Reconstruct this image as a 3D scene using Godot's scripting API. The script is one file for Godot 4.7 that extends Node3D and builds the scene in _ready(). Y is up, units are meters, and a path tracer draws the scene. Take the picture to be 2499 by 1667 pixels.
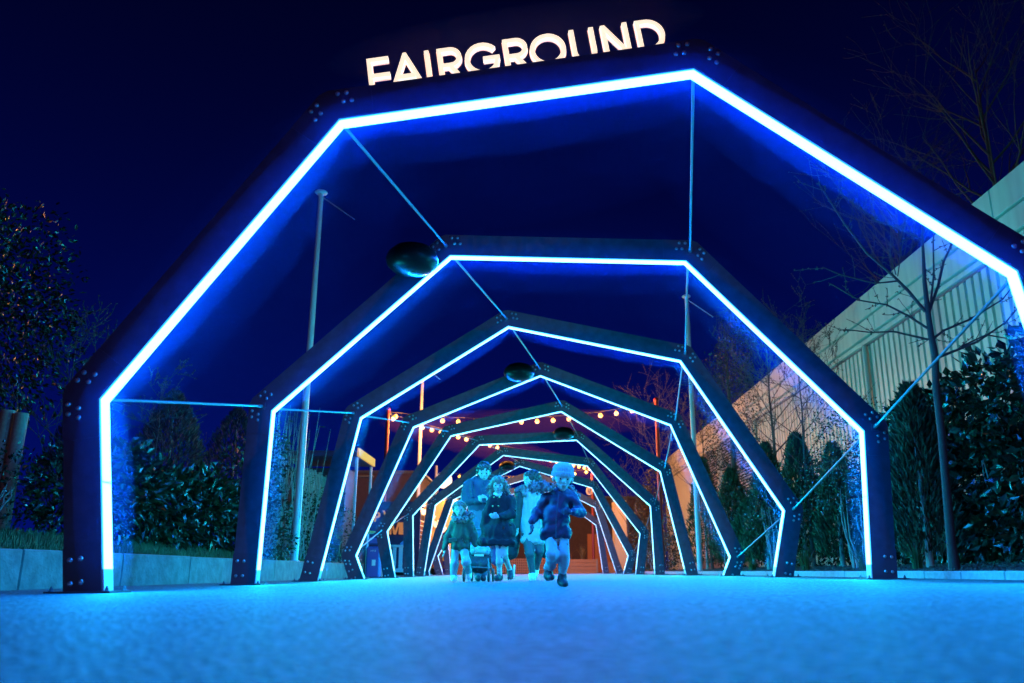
extends Node3D
# A lit octagonal arch tunnel over a fairground path at night. Metres, y up, the path runs along -z.

const EYE := Vector3(0, 0.125, 0)
const FALL := 0.0162          # the path falls across its width

var rng := RandomNumberGenerator.new()
var used := {}
var M := {}

# ------------------------------------------------------------------ mesh helper
class B:
	var v := PackedVector3Array()
	var n := PackedVector3Array()
	var uv := PackedVector2Array()
	var with_uv := false
	var col := PackedColorArray()

	func leaf(p: Vector3, d: Vector3, side: Vector3, l: float, w: float, c: Color) -> void:   # a folded leaf of four triangles
		var nrm := side.cross(d).normalized()
		var tip := p + d * l - nrm * l * 0.12
		var mid := p + d * l * 0.5 - nrm * w * 0.35
		var a := p + d * l * 0.45 + side * w
		var b := p + d * l * 0.45 - side * w
		var s0 := v.size()
		tri(p, a, mid); tri(a, tip, mid); tri(p, mid, b); tri(mid, tip, b)
		for i in v.size() - s0: col.append(c)

	func tri(a: Vector3, b: Vector3, c: Vector3) -> void:      # a b c counter-clockwise seen from outside
		var m := (b - a).cross(c - a)
		if m.length_squared() < 1e-18:
			return
		m = m.normalized()
		v.append(a); v.append(c); v.append(b)
		n.append(m); n.append(m); n.append(m)

	func quad(a: Vector3, b: Vector3, c: Vector3, d: Vector3) -> void:
		tri(a, b, c)
		tri(a, c, d)

	func trin(a: Vector3, b: Vector3, c: Vector3, na: Vector3, nb: Vector3, nc: Vector3) -> void:
		v.append(a); v.append(c); v.append(b)
		n.append(na); n.append(nc); n.append(nb)

	func box(c: Vector3, s: Vector3, bs := Basis()) -> void:
		var h := s * 0.5
		var p := []
		for i in 8:
			p.append(c + bs * Vector3(h.x if i & 1 else -h.x, h.y if i & 2 else -h.y, h.z if i & 4 else -h.z))
		quad(p[4], p[5], p[7], p[6]); quad(p[1], p[0], p[2], p[3])
		quad(p[5], p[1], p[3], p[7]); quad(p[0], p[4], p[6], p[2])
		quad(p[6], p[7], p[3], p[2]); quad(p[0], p[1], p[5], p[4])

	func cbox(c: Vector3, s: Vector3, e: float, bs := Basis()) -> void:   # box with chamfered edges
		var h := s * 0.5
		e = minf(e, minf(h.x, minf(h.y, h.z)) * 0.9)
		var f := func(sx: float, sy: float, sz: float, ax: int) -> Vector3:
			var q := Vector3(sx * (h.x - (0.0 if ax == 0 else e)), sy * (h.y - (0.0 if ax == 1 else e)), sz * (h.z - (0.0 if ax == 2 else e)))
			return c + bs * q
		for s1 in [-1.0, 1.0]:
			var a: Array = [[0, 1, 2], [1, 2, 0], [2, 0, 1]]
			for t in a:
				var ps := []
				for w in [[-1.0, -1.0], [1.0, -1.0], [1.0, 1.0], [-1.0, 1.0]]:
					var q := [0.0, 0.0, 0.0]
					q[t[0]] = s1; q[t[1]] = w[0]; q[t[2]] = w[1]
					ps.append(f.call(q[0], q[1], q[2], t[0]))
				if s1 > 0: quad(ps[0], ps[1], ps[2], ps[3])
				else: quad(ps[3], ps[2], ps[1], ps[0])
		for t in [[0, 1, 2], [1, 2, 0], [2, 0, 1]]:
			for sa in [-1.0, 1.0]:
				for sb in [-1.0, 1.0]:
					var ps := []
					for w in [[-1.0, 0], [1.0, 0], [1.0, 1], [-1.0, 1]]:
						var q := [0.0, 0.0, 0.0]
						q[t[0]] = w[0]; q[t[1]] = sa; q[t[2]] = sb
						ps.append(f.call(q[0], q[1], q[2], t[1] if w[1] == 0 else t[2]))
					if sa * sb > 0: quad(ps[0], ps[1], ps[2], ps[3])
					else: quad(ps[3], ps[2], ps[1], ps[0])
		for sx in [-1.0, 1.0]:
			for sy in [-1.0, 1.0]:
				for sz in [-1.0, 1.0]:
					var x: Vector3 = f.call(sx, sy, sz, 0)
					var y: Vector3 = f.call(sx, sy, sz, 1)
					var z: Vector3 = f.call(sx, sy, sz, 2)
					if sx * sy * sz > 0: tri(x, y, z)
					else: tri(x, z, y)

	func extrude(p: PackedVector2Array, z0: float, z1: float, xf := Transform3D()) -> void:  # z0 < z1
		var ids := Geometry2D.triangulate_polygon(p)
		if Geometry2D.is_polygon_clockwise(p):
			p.reverse()
			ids = Geometry2D.triangulate_polygon(p)
		for i in range(0, ids.size(), 3):
			var a := p[ids[i]]; var b := p[ids[i + 1]]; var c := p[ids[i + 2]]
			if (b - a).cross(c - a) < 0:
				var t := b; b = c; c = t
			tri(xf * Vector3(a.x, a.y, z1), xf * Vector3(b.x, b.y, z1), xf * Vector3(c.x, c.y, z1))
			tri(xf * Vector3(a.x, a.y, z0), xf * Vector3(c.x, c.y, z0), xf * Vector3(b.x, b.y, z0))
		for i in p.size():
			var a := p[i]; var b := p[(i + 1) % p.size()]
			quad(xf * Vector3(a.x, a.y, z0), xf * Vector3(b.x, b.y, z0), xf * Vector3(b.x, b.y, z1), xf * Vector3(a.x, a.y, z1))

	func tube(pts: Array, radii: Array, sides := 8, caps := true) -> void:
		var rings := []
		var norms := []
		var side := Vector3.ZERO
		for i in pts.size():
			var d: Vector3 = (pts[mini(i + 1, pts.size() - 1)] - pts[maxi(i - 1, 0)]).normalized()
			if side == Vector3.ZERO:
				side = d.cross(Vector3.UP if absf(d.y) < 0.9 else Vector3.RIGHT).normalized()
			else:
				side = (side - d * side.dot(d)).normalized()
			var up := d.cross(side)
			var ring := []
			var nr := []
			for k in sides:
				var a := TAU * k / sides
				var o := side * cos(a) + up * sin(a)
				ring.append(pts[i] + o * radii[i]); nr.append(o)
			rings.append(ring); norms.append(nr)
		for i in pts.size() - 1:
			for k in sides:
				var k2 := (k + 1) % sides
				trin(rings[i][k], rings[i][k2], rings[i + 1][k2], norms[i][k], norms[i][k2], norms[i + 1][k2])
				trin(rings[i][k], rings[i + 1][k2], rings[i + 1][k], norms[i][k], norms[i + 1][k2], norms[i + 1][k])
		if caps:
			for k in sides:
				var k2 := (k + 1) % sides
				tri(pts[0], rings[0][k2], rings[0][k])
				tri(pts[-1], rings[-1][k], rings[-1][k2])

	func lathe(prof: Array, sides: int, xf := Transform3D()) -> void:      # prof: Vector2(radius, height) upwards
		var nm := []
		for i in prof.size():
			var t: Vector2 = prof[mini(i + 1, prof.size() - 1)] - prof[maxi(i - 1, 0)]
			nm.append(Vector2(t.y, -t.x).normalized())
		for i in prof.size() - 1:
			for k in sides:
				var a := TAU * k / sides; var b := TAU * (k + 1) / sides
				var f := func(j: int, an: float) -> Array:
					var q: Vector2 = prof[j]; var w: Vector2 = nm[j]
					return [xf * Vector3(q.x * cos(an), q.y, -q.x * sin(an)), (xf.basis * Vector3(w.x * cos(an), w.y, -w.x * sin(an))).normalized()]
				var p0: Array = f.call(i, a); var p1: Array = f.call(i, b); var p2: Array = f.call(i + 1, b); var p3: Array = f.call(i + 1, a)
				trin(p0[0], p1[0], p2[0], p0[1], p1[1], p2[1])
				trin(p0[0], p2[0], p3[0], p0[1], p2[1], p3[1])

	func ball(c: Vector3, r: Vector3, bs := Basis(), sides := 12, rows := 8) -> void:
		for i in rows:
			for k in sides:
				var f := func(ii: int, kk: int) -> Array:
					var t := PI * ii / rows; var a := TAU * kk / sides
					var d := Vector3(sin(t) * cos(a), cos(t), sin(t) * sin(a))
					return [c + bs * (d * r), (bs * (d / r)).normalized()]
				var p0: Array = f.call(i, k); var p1: Array = f.call(i, k + 1); var p2: Array = f.call(i + 1, k + 1); var p3: Array = f.call(i + 1, k)
				if i > 0: trin(p0[0], p1[0], p2[0], p0[1], p1[1], p2[1])
				if i < rows - 1: trin(p0[0], p2[0], p3[0], p0[1], p2[1], p3[1])

	func add(o: B, xf := Transform3D()) -> void:
		for i in o.v.size():
			v.append(xf * o.v[i]); n.append((xf.basis * o.n[i]).normalized())

	func mesh() -> ArrayMesh:
		var a := []
		a.resize(Mesh.ARRAY_MAX)
		a[Mesh.ARRAY_VERTEX] = v
		a[Mesh.ARRAY_NORMAL] = n
		if with_uv: a[Mesh.ARRAY_TEX_UV] = uv
		if col.size() == v.size() and col.size(): a[Mesh.ARRAY_COLOR] = col
		var m := ArrayMesh.new()
		if v.size(): m.add_surface_from_arrays(Mesh.PRIMITIVE_TRIANGLES, a)
		return m

# ------------------------------------------------------------------ scene graph helpers
func gy(x: float) -> float:
	return FALL * clampf(x, -8.0, 8.0)

func numbered(called: String) -> String:
	var k: int = used.get(called, 0)
	used[called] = k + 1
	return called if k == 0 else "%s_%03d" % [called, k]

func part(called: String, b, mat: Material, parent: Node, at := Transform3D()) -> MeshInstance3D:
	var o := MeshInstance3D.new()
	var k := 0
	var nm := called
	while parent.has_node(NodePath(nm)):
		k += 1
		nm = "%s_%03d" % [called, k]
	o.name = nm
	o.mesh = b.mesh() if b is B else b
	o.material_override = mat
	o.transform = at
	parent.add_child(o, true)
	return o

func tag(o: Node, label: String, category: String, group := "") -> Node:
	o.set_meta("label", label)
	o.set_meta("category", category)
	if group: o.set_meta("group", group)
	return o

func thing(called: String, label: String, category: String, at := Vector3.ZERO, turn := 0.0, group := "") -> Node3D:
	var o := Node3D.new()
	o.name = numbered(called)
	add_child(o)
	o.position = at
	o.rotation.y = turn
	tag(o, label, category, group)
	return o

func one(called: String, b, mat: Material, label: String, category: String, group := "", at := Transform3D()) -> MeshInstance3D:
	var o := part(numbered(called), b, mat, self, at)
	tag(o, label, category, group)
	return o

func setting(called: String, b, mat: Material, kind := "structure", label := "") -> MeshInstance3D:
	var o := part(numbered(called), b, mat, self)
	o.set_meta("kind", kind)
	if label: o.set_meta("label", label)
	return o

func lin(r: float, g: float, b: float) -> Color:
	return Color(r, g, b).linear_to_srgb()

func mat(c: Color, rough := 0.6, metal := 0.0, spec := 0.5) -> StandardMaterial3D:
	var m := StandardMaterial3D.new()
	m.albedo_color = c
	m.roughness = rough
	m.metallic = metal
	m.metallic_specular = spec
	return m

func noise_tex(freq: float, lo: Color, hi: Color, seed_: int, size := 512, oct := 4, kind := FastNoiseLite.TYPE_SIMPLEX_SMOOTH) -> NoiseTexture2D:
	var f := FastNoiseLite.new()
	f.seed = seed_; f.frequency = freq; f.fractal_octaves = oct; f.noise_type = kind
	var t := NoiseTexture2D.new()
	t.width = size; t.height = size; t.seamless = true; t.noise = f
	var g := Gradient.new()
	g.set_color(0, lo); g.set_color(1, hi)
	t.color_ramp = g
	return t

func bump_tex(freq: float, seed_: int, size := 512, oct := 4, kind := FastNoiseLite.TYPE_SIMPLEX_SMOOTH) -> NoiseTexture2D:
	return noise_tex(freq, Color.BLACK, Color.WHITE, seed_, size, oct, kind)

func tri_mat(t: Texture2D, scale: float, rough := 0.8, bump: Texture2D = null, bump_cm := 0.5) -> StandardMaterial3D:
	var m := StandardMaterial3D.new()
	m.albedo_texture = t
	m.uv1_triplanar = true
	m.uv1_world_triplanar = true
	m.uv1_scale = Vector3.ONE * scale
	m.roughness = rough
	if bump:
		m.heightmap_enabled = true
		m.heightmap_texture = bump
		m.heightmap_scale = bump_cm
	return m

func glow_mat(c: Color, e: float) -> StandardMaterial3D:
	var m := StandardMaterial3D.new()
	m.albedo_color = Color(0.9, 0.9, 0.9)
	m.emission_enabled = true
	m.emission = c
	m.emission_energy_multiplier = e
	return m

# ------------------------------------------------------------------ the scene
func _ready() -> void:
	rng.seed = 20240611
	camera_and_sky()
	materials()
	ground()
	setting_pieces()
	warehouse()
	arches()
	rods()
	sign_letters()
	speakers()
	flagpoles()
	festoons()
	plants()
	props()
	people()
	glow_haze()

func camera_and_sky() -> void:
	var c := Camera3D.new()
	c.name = "camera"
	var p := deg_to_rad(15.457); var y := deg_to_rad(-1.4245); var r := deg_to_rad(0.45)
	var f := Vector3(sin(y) * cos(p), sin(p), -cos(y) * cos(p))
	var s := Vector3(cos(y), 0, sin(y))
	var u := s.cross(f)
	c.transform = Transform3D(Basis(s * cos(r) + u * sin(r), u * cos(r) - s * sin(r), -f), EYE)
	c.fov = 44.66
	c.near = 0.02
	c.far = 600.0
	add_child(c)
	var at := CameraAttributesPhysical.new()
	c.attributes = at
	at.frustum_focal_length = 29.2
	at.exposure_aperture = 1.8
	at.frustum_focus_distance = 9.5
	c.fov = 44.66

	var e := Environment.new()
	e.background_mode = Environment.BG_SKY
	e.tonemap_mode = Environment.TONE_MAPPER_LINEAR
	e.tonemap_exposure = 1.0
	e.sdfgi_enabled = true; e.ssao_enabled = true; e.ssil_enabled = true
	var sm := ProceduralSkyMaterial.new()
	sm.sky_top_color = Color(0.003, 0.004, 0.06)
	sm.sky_horizon_color = Color(0.006, 0.06, 0.42)
	sm.sky_curve = 0.22
	sm.ground_bottom_color = Color(0.01, 0.015, 0.05)
	sm.ground_horizon_color = Color(0.006, 0.06, 0.42)
	sm.sky_energy_multiplier = 1.0
	var sky := Sky.new()
	sky.sky_material = sm
	e.sky = sky
	e.fog_enabled = FOG > 0.0
	e.fog_density = FOG
	e.fog_light_color = Color(1, 1, 1)
	e.volumetric_fog_enabled = true
	e.volumetric_fog_density = 0.0
	var w := WorldEnvironment.new()
	w.name = "environment"
	w.environment = e
	add_child(w)

	var sun := DirectionalLight3D.new()      # the low warm floodlight behind the camera
	sun.name = "low_warm_light"
	sun.light_color = Color(1.0, 0.60, 0.32)
	sun.light_energy = 0.03
	sun.light_angular_distance = 1.0
	sun.shadow_enabled = true
	sun.sky_mode = DirectionalLight3D.SKY_MODE_LIGHT_ONLY
	add_child(sun)
	var to := Vector3(-0.03, 0.045, 1.0)
	sun.look_at_from_position(to * 20, Vector3.ZERO)

const FOG := 0.0

func glow_haze() -> void:  # added haze, shaped along the beams to stand in for lens glow
	var n := 0
	for k in 4:
		var p: PackedVector2Array = arch_pts[k]
		for j in p.size() - 1:
			var a := p[j]; var c := p[j + 1]
			var l := a.distance_to(c)
			if l < 0.8: continue
			var d := (c - a) / l
			var nn := beam_normal(a, c)
			for q in [[0.42, 0.5, 0.055, 0.02], [0.9, 0.7, 0.011, 0.08], [1.9, 0.9, 0.0035, 0.25]]:
				if (k > 1 or absf(nn.x) > 0.85) and q[0] > 0.6: continue
				var mid: Vector2 = (a + c) * 0.5 - nn * q[3]
				var f := FogVolume.new()
				f.name = "glow_haze" if n == 0 else "glow_haze_%03d" % n
				n += 1
				f.shape = RenderingServer.FOG_VOLUME_SHAPE_ELLIPSOID
				f.size = Vector3(l * 1.4, q[0], q[1])
				f.transform = Transform3D(Basis(Vector3(d.x, d.y, 0), Vector3(nn.x, nn.y, 0), Vector3(0, 0, 1)), Vector3(mid.x, mid.y, -ARCH_Z[k] - 0.02)) * Transform3D(Basis(), Vector3.ZERO)
				var m := FogMaterial.new()
				m.albedo = Color(0.3, 0.52, 1.0)
				m.density = q[2] * [1.0, 0.8, 0.6, 0.5, 0.4][k]
				f.material = m
				f.set_meta("kind", "stuff")
				f.set_meta("label", "added haze imitating lens glow round a lit beam")
				add_child(f)
	var f := FogVolume.new()
	f.name = "sign_glow_haze"  # added haze for the halo round the letters
	f.shape = RenderingServer.FOG_VOLUME_SHAPE_ELLIPSOID
	f.size = Vector3(3.3, 0.55, 0.5)
	var p: PackedVector2Array = arch_pts[0]
	var d := (p[3] - p[2]).normalized(); var nn := beam_normal(p[2], p[3])
	var mid := p[2] + d * 1.6 + nn * 0.46
	f.transform = Transform3D(Basis(Vector3(d.x, d.y, 0), Vector3(nn.x, nn.y, 0), Vector3(0, 0, 1)), Vector3(mid.x, mid.y, -6.2))
	var m := FogMaterial.new()
	m.albedo = Color(1.0, 0.9, 0.9)
	m.density = 0.018
	f.material = m
	f.set_meta("kind", "stuff")
	f.set_meta("label", "added haze imitating the halo round the glowing letters")
	add_child(f)
	for q in [[Vector3(-0.4, 6.0, -34.0), Vector3(1, 0.02, 0), 11.5], [Vector3(-1.4, 6.0, -41.8), Vector3(9.6, 0, -16.0), 19.0], [Vector3(3.0, 6.0, -50.5), Vector3(1, 0, -0.4), 3.4]]:
		f = FogVolume.new()  # added haze for the glow round the bulbs
		f.name = "festoon_glow_haze" if q[2] == 11.5 else "festoon_glow_haze_%03d" % int(q[2])
		f.shape = RenderingServer.FOG_VOLUME_SHAPE_ELLIPSOID
		f.size = Vector3(q[2], 1.3, 1.3)
		var x: Vector3 = q[1].normalized()
		var zz := x.cross(Vector3.UP).normalized()
		f.transform = Transform3D(Basis(x, zz.cross(x), zz), q[0])
		m = FogMaterial.new()
		m.albedo = Color(1.0, 0.72, 0.45)
		m.density = 0.004
		f.material = m
		f.set_meta("kind", "stuff")
		f.set_meta("label", "added haze imitating the glow round a string of warm bulbs")
		add_child(f)

func materials() -> void:
	M.steel = tri_mat(noise_tex(0.012, lin(0.026, 0.032, 0.05), lin(0.055, 0.064, 0.095), 91, 512, 5), 0.9, 0.5, bump_tex(0.02, 92), 0.08)
	M.steel.roughness_texture = noise_tex(0.02, Color(0.7, 0.7, 0.7), Color(1, 1, 1), 93, 512, 5)
	M.plate = mat(lin(0.035, 0.042, 0.066), 0.45, 0.0, 0.5)
	M.bolt = mat(lin(0.45, 0.45, 0.46), 0.28, 0.9)
	M.rod = mat(lin(0.12, 0.125, 0.14), 0.5, 0.3)
	M.led = glow_mat(Color(0.93, 0.985, 1.0), 1.14)
	M.led_edge_glow = glow_mat(Color(0.10, 0.76, 1.0), 1.1)  # cyan bloom of the strip edges, put into a glowing colour
	M.cover = mat(lin(0.75, 0.78, 0.8), 0.4)
	var pt := noise_tex(0.03, lin(0.006, 0.010, 0.012), lin(0.38, 0.53, 0.62), 3, 1024, 5)
	M.path = tri_mat(pt, 0.7, 0.7, bump_tex(0.045, 7, 1024, 5), 3.0)
	M.path.detail_enabled = true
	M.path.detail_blend_mode = BaseMaterial3D.BLEND_MODE_MUL
	M.path.detail_albedo = noise_tex(0.006, Color(0.82, 0.82, 0.82), Color(1, 1, 1), 9, 512, 5)

func ground() -> void:
	var b := B.new()
	var x0 := -60.0; var x1 := 60.0
	var xs := [-80.0, -8.0, 8.0, 80.0]
	for i in 3:
		var a: float = xs[i]; var c: float = xs[i + 1]
		b.quad(Vector3(a, gy(a), 12), Vector3(c, gy(c), 12), Vector3(c, gy(c), -140), Vector3(a, gy(a), -140))
	setting("path", b, M.path)

# inner corner points (x, y) of every arch, left foot to right foot; the feet are run down to the ground
const ARCH_Z := [6.3, 10.206, 14.112, 18.018, 21.924, 25.83, 29.736, 33.642, 37.548, 41.454]
const ARCH_P := [
	[[-3.15, -0.05], [-3.38, 1.40], [-1.65, 3.84], [1.39, 4.31], [3.86, 2.46], [4.24, 0.07]],
	[[-3.29, -0.06], [-3.27, 2.05], [-1.08, 4.13], [2.01, 4.05], [4.08, 1.82], [3.99, 0.08]],
	[[-3.52, -0.05], [-2.97, 2.67], [-0.42, 4.32], [2.60, 3.70], [4.20, 1.13], [3.95, 0.06]],
	[[-3.52, -0.05], [-3.72, 0.42], [-2.61, 3.17], [0.19, 4.34], [3.04, 3.24], [4.16, 0.45], [3.99, 0.06]],
	[[-3.49, -0.04], [-3.75, 1.10], [-2.16, 3.60], [0.79, 4.27], [3.37, 2.68], [3.92, 0.07]],
	[[-3.56, -0.03], [-3.65, 1.75], [-1.64, 3.94], [1.40, 4.10], [3.63, 2.08], [3.69, 0.07]],
	[[-3.73, -0.04], [-3.42, 2.36], [-1.02, 4.14], [1.98, 3.78], [3.78, 1.43], [3.58, 0.04]],
	[[-3.99, -0.06], [-4.03, 0.10], [-3.14, 2.87], [-0.49, 4.23], [2.41, 3.38], [3.79, 0.75], [3.56, 0.03]],
	[[-3.86, -0.07], [-4.12, 0.74], [-2.57, 3.41], [0.11, 4.22], [2.81, 2.89], [3.70, 0.05]],
	[[-3.87, -0.08], [-4.10, 1.73], [-2.37, 3.71], [0.91, 3.93], [3.14, 2.33], [3.44, 0.02]],
]
const ORDINAL := ["nearest", "second", "third", "fourth", "fifth", "sixth", "seventh", "eighth", "ninth", "farthest"]
const BEAM_W := 0.28
const BEAM_D := 0.155
var arch_pts := []

func foot_down(p: Vector2, q: Vector2) -> Vector2:       # run the leg q -> p down to the ground
	var d := p - q
	for i in 6:
		p += d / d.y * (gy(p.x) - p.y)
	return p

func beam_normal(a: Vector2, b: Vector2) -> Vector2:      # outwards: left of travel from left foot over the top
	var d := (b - a).normalized()
	return Vector2(-d.y, d.x)

func light_colour(mid: Vector2, k: int) -> Color:
	var t := clampf((3.9 - mid.y) / 2.4, 0.0, 1.0)          # deep blue overhead, cyan at the sides
	var side: float = [0.44, 0.86, 1.0, 1.05, 1.05, 1.0, 0.85, 0.55, 0.42, 0.38][k]
	return lin(0.003, lerpf(0.13, side, t), 1.0)

func arches() -> void:
	var bolt := B.new()
	bolt.lathe([Vector2(0.021, 0), Vector2(0.021, 0.007), Vector2(0.0175, 0.015), Vector2(0.010, 0.020), Vector2(0.0, 0.022)], 8, Transform3D(Basis(Vector3.RIGHT, PI / 2), Vector3.ZERO))
	var bolt_mesh := bolt.mesh()
	var stud := B.new()
	stud.lathe([Vector2(0.022, 0), Vector2(0.022, 0.006), Vector2(0.014, 0.007), Vector2(0.014, 0.022), Vector2(0.008, 0.024), Vector2(0.008, 0.036), Vector2(0.0, 0.037)], 6)
	var stud_mesh := stud.mesh()
	for k in ARCH_Z.size():
		var z: float = -ARCH_Z[k]
		var pts := PackedVector2Array()
		for q in ARCH_P[k]: pts.append(Vector2(q[0], q[1]))
		var last := pts.size() - 1
		pts[0] = foot_down(pts[0], pts[1])
		pts[last] = foot_down(pts[last], pts[last - 1])
		arch_pts.append(pts)
		var o := thing("light_arch", "%s of the blue-lit octagonal steel arches over the path, counted from the entrance sign" % ORDINAL[k] if k else "nearest blue-lit octagonal steel arch, carrying the glowing sign on its top beam", "arch", Vector3(0, 0, z), 0.0, "octagonal light arches over the path")
		# outer corners with a cut-off tip
		var first_out := []; var second_out := []
		for j in pts.size():
			if j == 0 or j == last:
				first_out.append(Vector2.ZERO); second_out.append(Vector2.ZERO)
				continue
			var n1 := beam_normal(pts[j - 1], pts[j]); var n2 := beam_normal(pts[j], pts[j + 1])
			var bis := (n1 + n2).normalized()
			var m := pts[j] + bis * (BEAM_W / bis.dot(n1))
			first_out.append(m - (pts[j] - pts[j - 1]).normalized() * 0.045)
			second_out.append(m + (pts[j + 1] - pts[j]).normalized() * 0.045)
		for j in last:
			var a := pts[j]; var c := pts[j + 1]
			var n := beam_normal(a, c)
			var poly := PackedVector2Array([a, c])
			if j + 1 == last:
				var e := foot_down(c + n * BEAM_W, a + n * BEAM_W)
				poly.append(e)
			else:
				poly.append((first_out[j + 1] + second_out[j + 1]) * 0.5); poly.append(first_out[j + 1])
			if j == 0:
				poly.append(foot_down(a + n * BEAM_W, c + n * BEAM_W))
			else:
				poly.append(second_out[j]); poly.append((first_out[j] + second_out[j]) * 0.5)
			var b := B.new()
			b.extrude(poly, -BEAM_D, 0.0)
			part("beam", b, M.steel, o)
			# the lit strip on the inner face
			var d := (c - a).normalized()
			var s0 := a; var s1 := c
			var cut := 0.17
			if j == 0: s0 = a + d * cut
			if j + 1 == last: s1 = c - d * cut
			var t := 0.012
			var i0 := s0 - n * t; var i1 := s1 - n * t
			if j > 0:
				i0 += d * (t * 0.41)
			if j + 1 < last:
				i1 -= d * (t * 0.41)
			if s0.distance_to(s1) > 0.03 and d.dot(s1 - s0) > 0:
				var ls := B.new()
				ls.extrude(PackedVector2Array([i0, i1, s1 - n * 0.001, s0 - n * 0.001]), -BEAM_D + 0.009, -0.009)
				part("light_strip", ls, M.led, o)
				for zz in [[-0.0085, -0.003], [-BEAM_D + 0.003, -BEAM_D + 0.0085]]:
					var lip := B.new()
					lip.extrude(PackedVector2Array([i0, i1, s1 - n * 0.001, s0 - n * 0.001]), zz[0], zz[1])
					part("light_strip_edge_glow", lip, M.led_edge_glow, o)  # added edge slab that carries the cyan bloom beside the strip
				if j == 0 or j + 1 == last:
					var sm: Vector2 = (s0 + s1) * 0.5 - n * (t + 0.0005)
					var seam := B.new()
					seam.box(Vector3(sm.x, sm.y, -BEAM_D * 0.5), Vector3(0.002, 0.012, BEAM_D - 0.02), Basis(Vector3(n.x, n.y, 0), Vector3(d.x, d.y, 0), Vector3(0, 0, 1)))
					part("strip_joint", seam, M.cover, o)
				# the light that this strip throws
				var seg := s1 - s0
				var al := AreaLight3D.new()
				al.name = "strip_light"
				al.area_size = Vector2(seg.length() * 0.98, BEAM_D * 0.85)
				al.light_color = light_colour((s0 + s1) * 0.5, k)
				al.light_energy = (9.9 if k == 0 else 7.8) * seg.length()
				al.area_range = 40.0
				al.area_attenuation = 2.0
				al.shadow_enabled = true
				var mid := (s0 + s1) * 0.5 - n * 0.03
				var zz := Vector3(n.x, n.y, 0)
				var xx := Vector3(d.x, d.y, 0)
				al.transform = Transform3D(Basis(xx, zz.cross(xx), zz), Vector3(mid.x, mid.y, -BEAM_D * 0.5))
				o.add_child(al, true)
				if k < 5:                       # added forward-facing light, so the haze glows over the beam fronts
					var fl2 := AreaLight3D.new()
					fl2.name = "added_halo_light"
					fl2.area_size = Vector2(seg.length() * 0.98, 0.02)
					fl2.light_color = light_colour((s0 + s1) * 0.5, k) * Color(1, 0.8, 1)
					fl2.light_energy = 1.7 * seg.length()
					fl2.area_range = 40.0
					fl2.area_attenuation = 2.0
					fl2.shadow_enabled = true
					var lm := (s0 + s1) * 0.5 - n * 0.006
					fl2.transform = Transform3D(Basis(-xx, zz.cross(xx) * 0.0 + zz, (-xx).cross(zz)), Vector3(lm.x, lm.y, 0.012))
					o.add_child(fl2, true)
			for e in 2:
				if (e == 0 and j == 0) or (e == 1 and j + 1 == last):
					var q0 := a if e == 0 else c - d * cut
					var q1 := a + d * cut if e == 0 else c
					var cv := B.new()
					cv.extrude(PackedVector2Array([q0 - n * t, q1 - n * t, q1 - n * 0.001, q0 - n * 0.001]), -BEAM_D + 0.006, -0.006)
					part("strip_cover", cv, M.cover, o)
					var up := d if e == 0 else -d
					var foot := a if e == 0 else c
					var fp := B.new()          # bolted foot sleeve, slightly proud of the beam
					var out0 := foot_down(foot + n * (BEAM_W + 0.006), foot + up + n * (BEAM_W + 0.006))
					fp.extrude(PackedVector2Array([foot, foot + up * 0.36, foot + up * 0.36 + n * (BEAM_W + 0.006), out0]), -BEAM_D - 0.006, 0.006)
					part("foot_sleeve", fp, M.plate, o)
					for bb in [[0.10, 0.05], [0.10, 0.13], [0.27, 0.05], [0.27, 0.13]]:
						var q: Vector2 = foot + up * bb[0] + n * (BEAM_W - bb[1])
						part("bolt", bolt_mesh, M.bolt, o, Transform3D(Basis(), Vector3(q.x, q.y, 0.005)))
					var cx := (foot.x + out0.x) * 0.5
					var fl := B.new()
					var hw := absf(foot.x - out0.x) * 0.5 + 0.10
					fl.extrude(PackedVector2Array([Vector2(cx - hw, gy(cx - hw) + 0.002), Vector2(cx + hw, gy(cx + hw) + 0.002), Vector2(cx + hw, gy(cx + hw) + 0.014), Vector2(cx - hw, gy(cx - hw) + 0.014)]), -BEAM_D - 0.09, 0.09)
					part("base_plate", fl, M.plate, o)
					for sx in [-1, 1]:
						for sz in [0.06, -BEAM_D - 0.06]:
							var x: float = cx + sx * (hw - 0.04)
							part("anchor_stud", stud_mesh, M.plate, o, Transform3D(Basis(), Vector3(x, gy(x) + 0.013, sz)))
		for j in range(1, last):
			var d1 := (pts[j] - pts[j - 1]).normalized(); var d2 := (pts[j + 1] - pts[j]).normalized()
			var n1 := beam_normal(pts[j - 1], pts[j]); var n2 := beam_normal(pts[j], pts[j + 1])
			var r1 := minf(0.30, pts[j].distance_to(pts[j - 1]) * 0.45); var r2 := minf(0.30, pts[j].distance_to(pts[j + 1]) * 0.45)
			var jp := B.new()
			jp.extrude(PackedVector2Array([pts[j] - d1 * r1 + n1 * 0.004, pts[j] + (n1 + n2).normalized() * 0.004, pts[j] + d2 * r2 + n2 * 0.004, pts[j] + d2 * r2 + n2 * (BEAM_W - 0.002), second_out[j], first_out[j], pts[j] - d1 * r1 + n1 * (BEAM_W - 0.002)]), 0.001, 0.007)
			part("joint_plate", jp, M.plate, o)
			for bb in [[0.012, 0.045], [0.088, 0.045], [0.055, 0.125], [0.128, 0.125]]:
				var q1: Vector2 = pts[j] - d1 * bb[0] + n1 * (BEAM_W - bb[1])
				var q2: Vector2 = pts[j] + d2 * bb[0] + n2 * (BEAM_W - bb[1])
				part("bolt", bolt_mesh, M.bolt, o, Transform3D(Basis(), Vector3(q1.x, q1.y, 0.006)))
				part("bolt", bolt_mesh, M.bolt, o, Transform3D(Basis(), Vector3(q2.x, q2.y, 0.006)))

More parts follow.
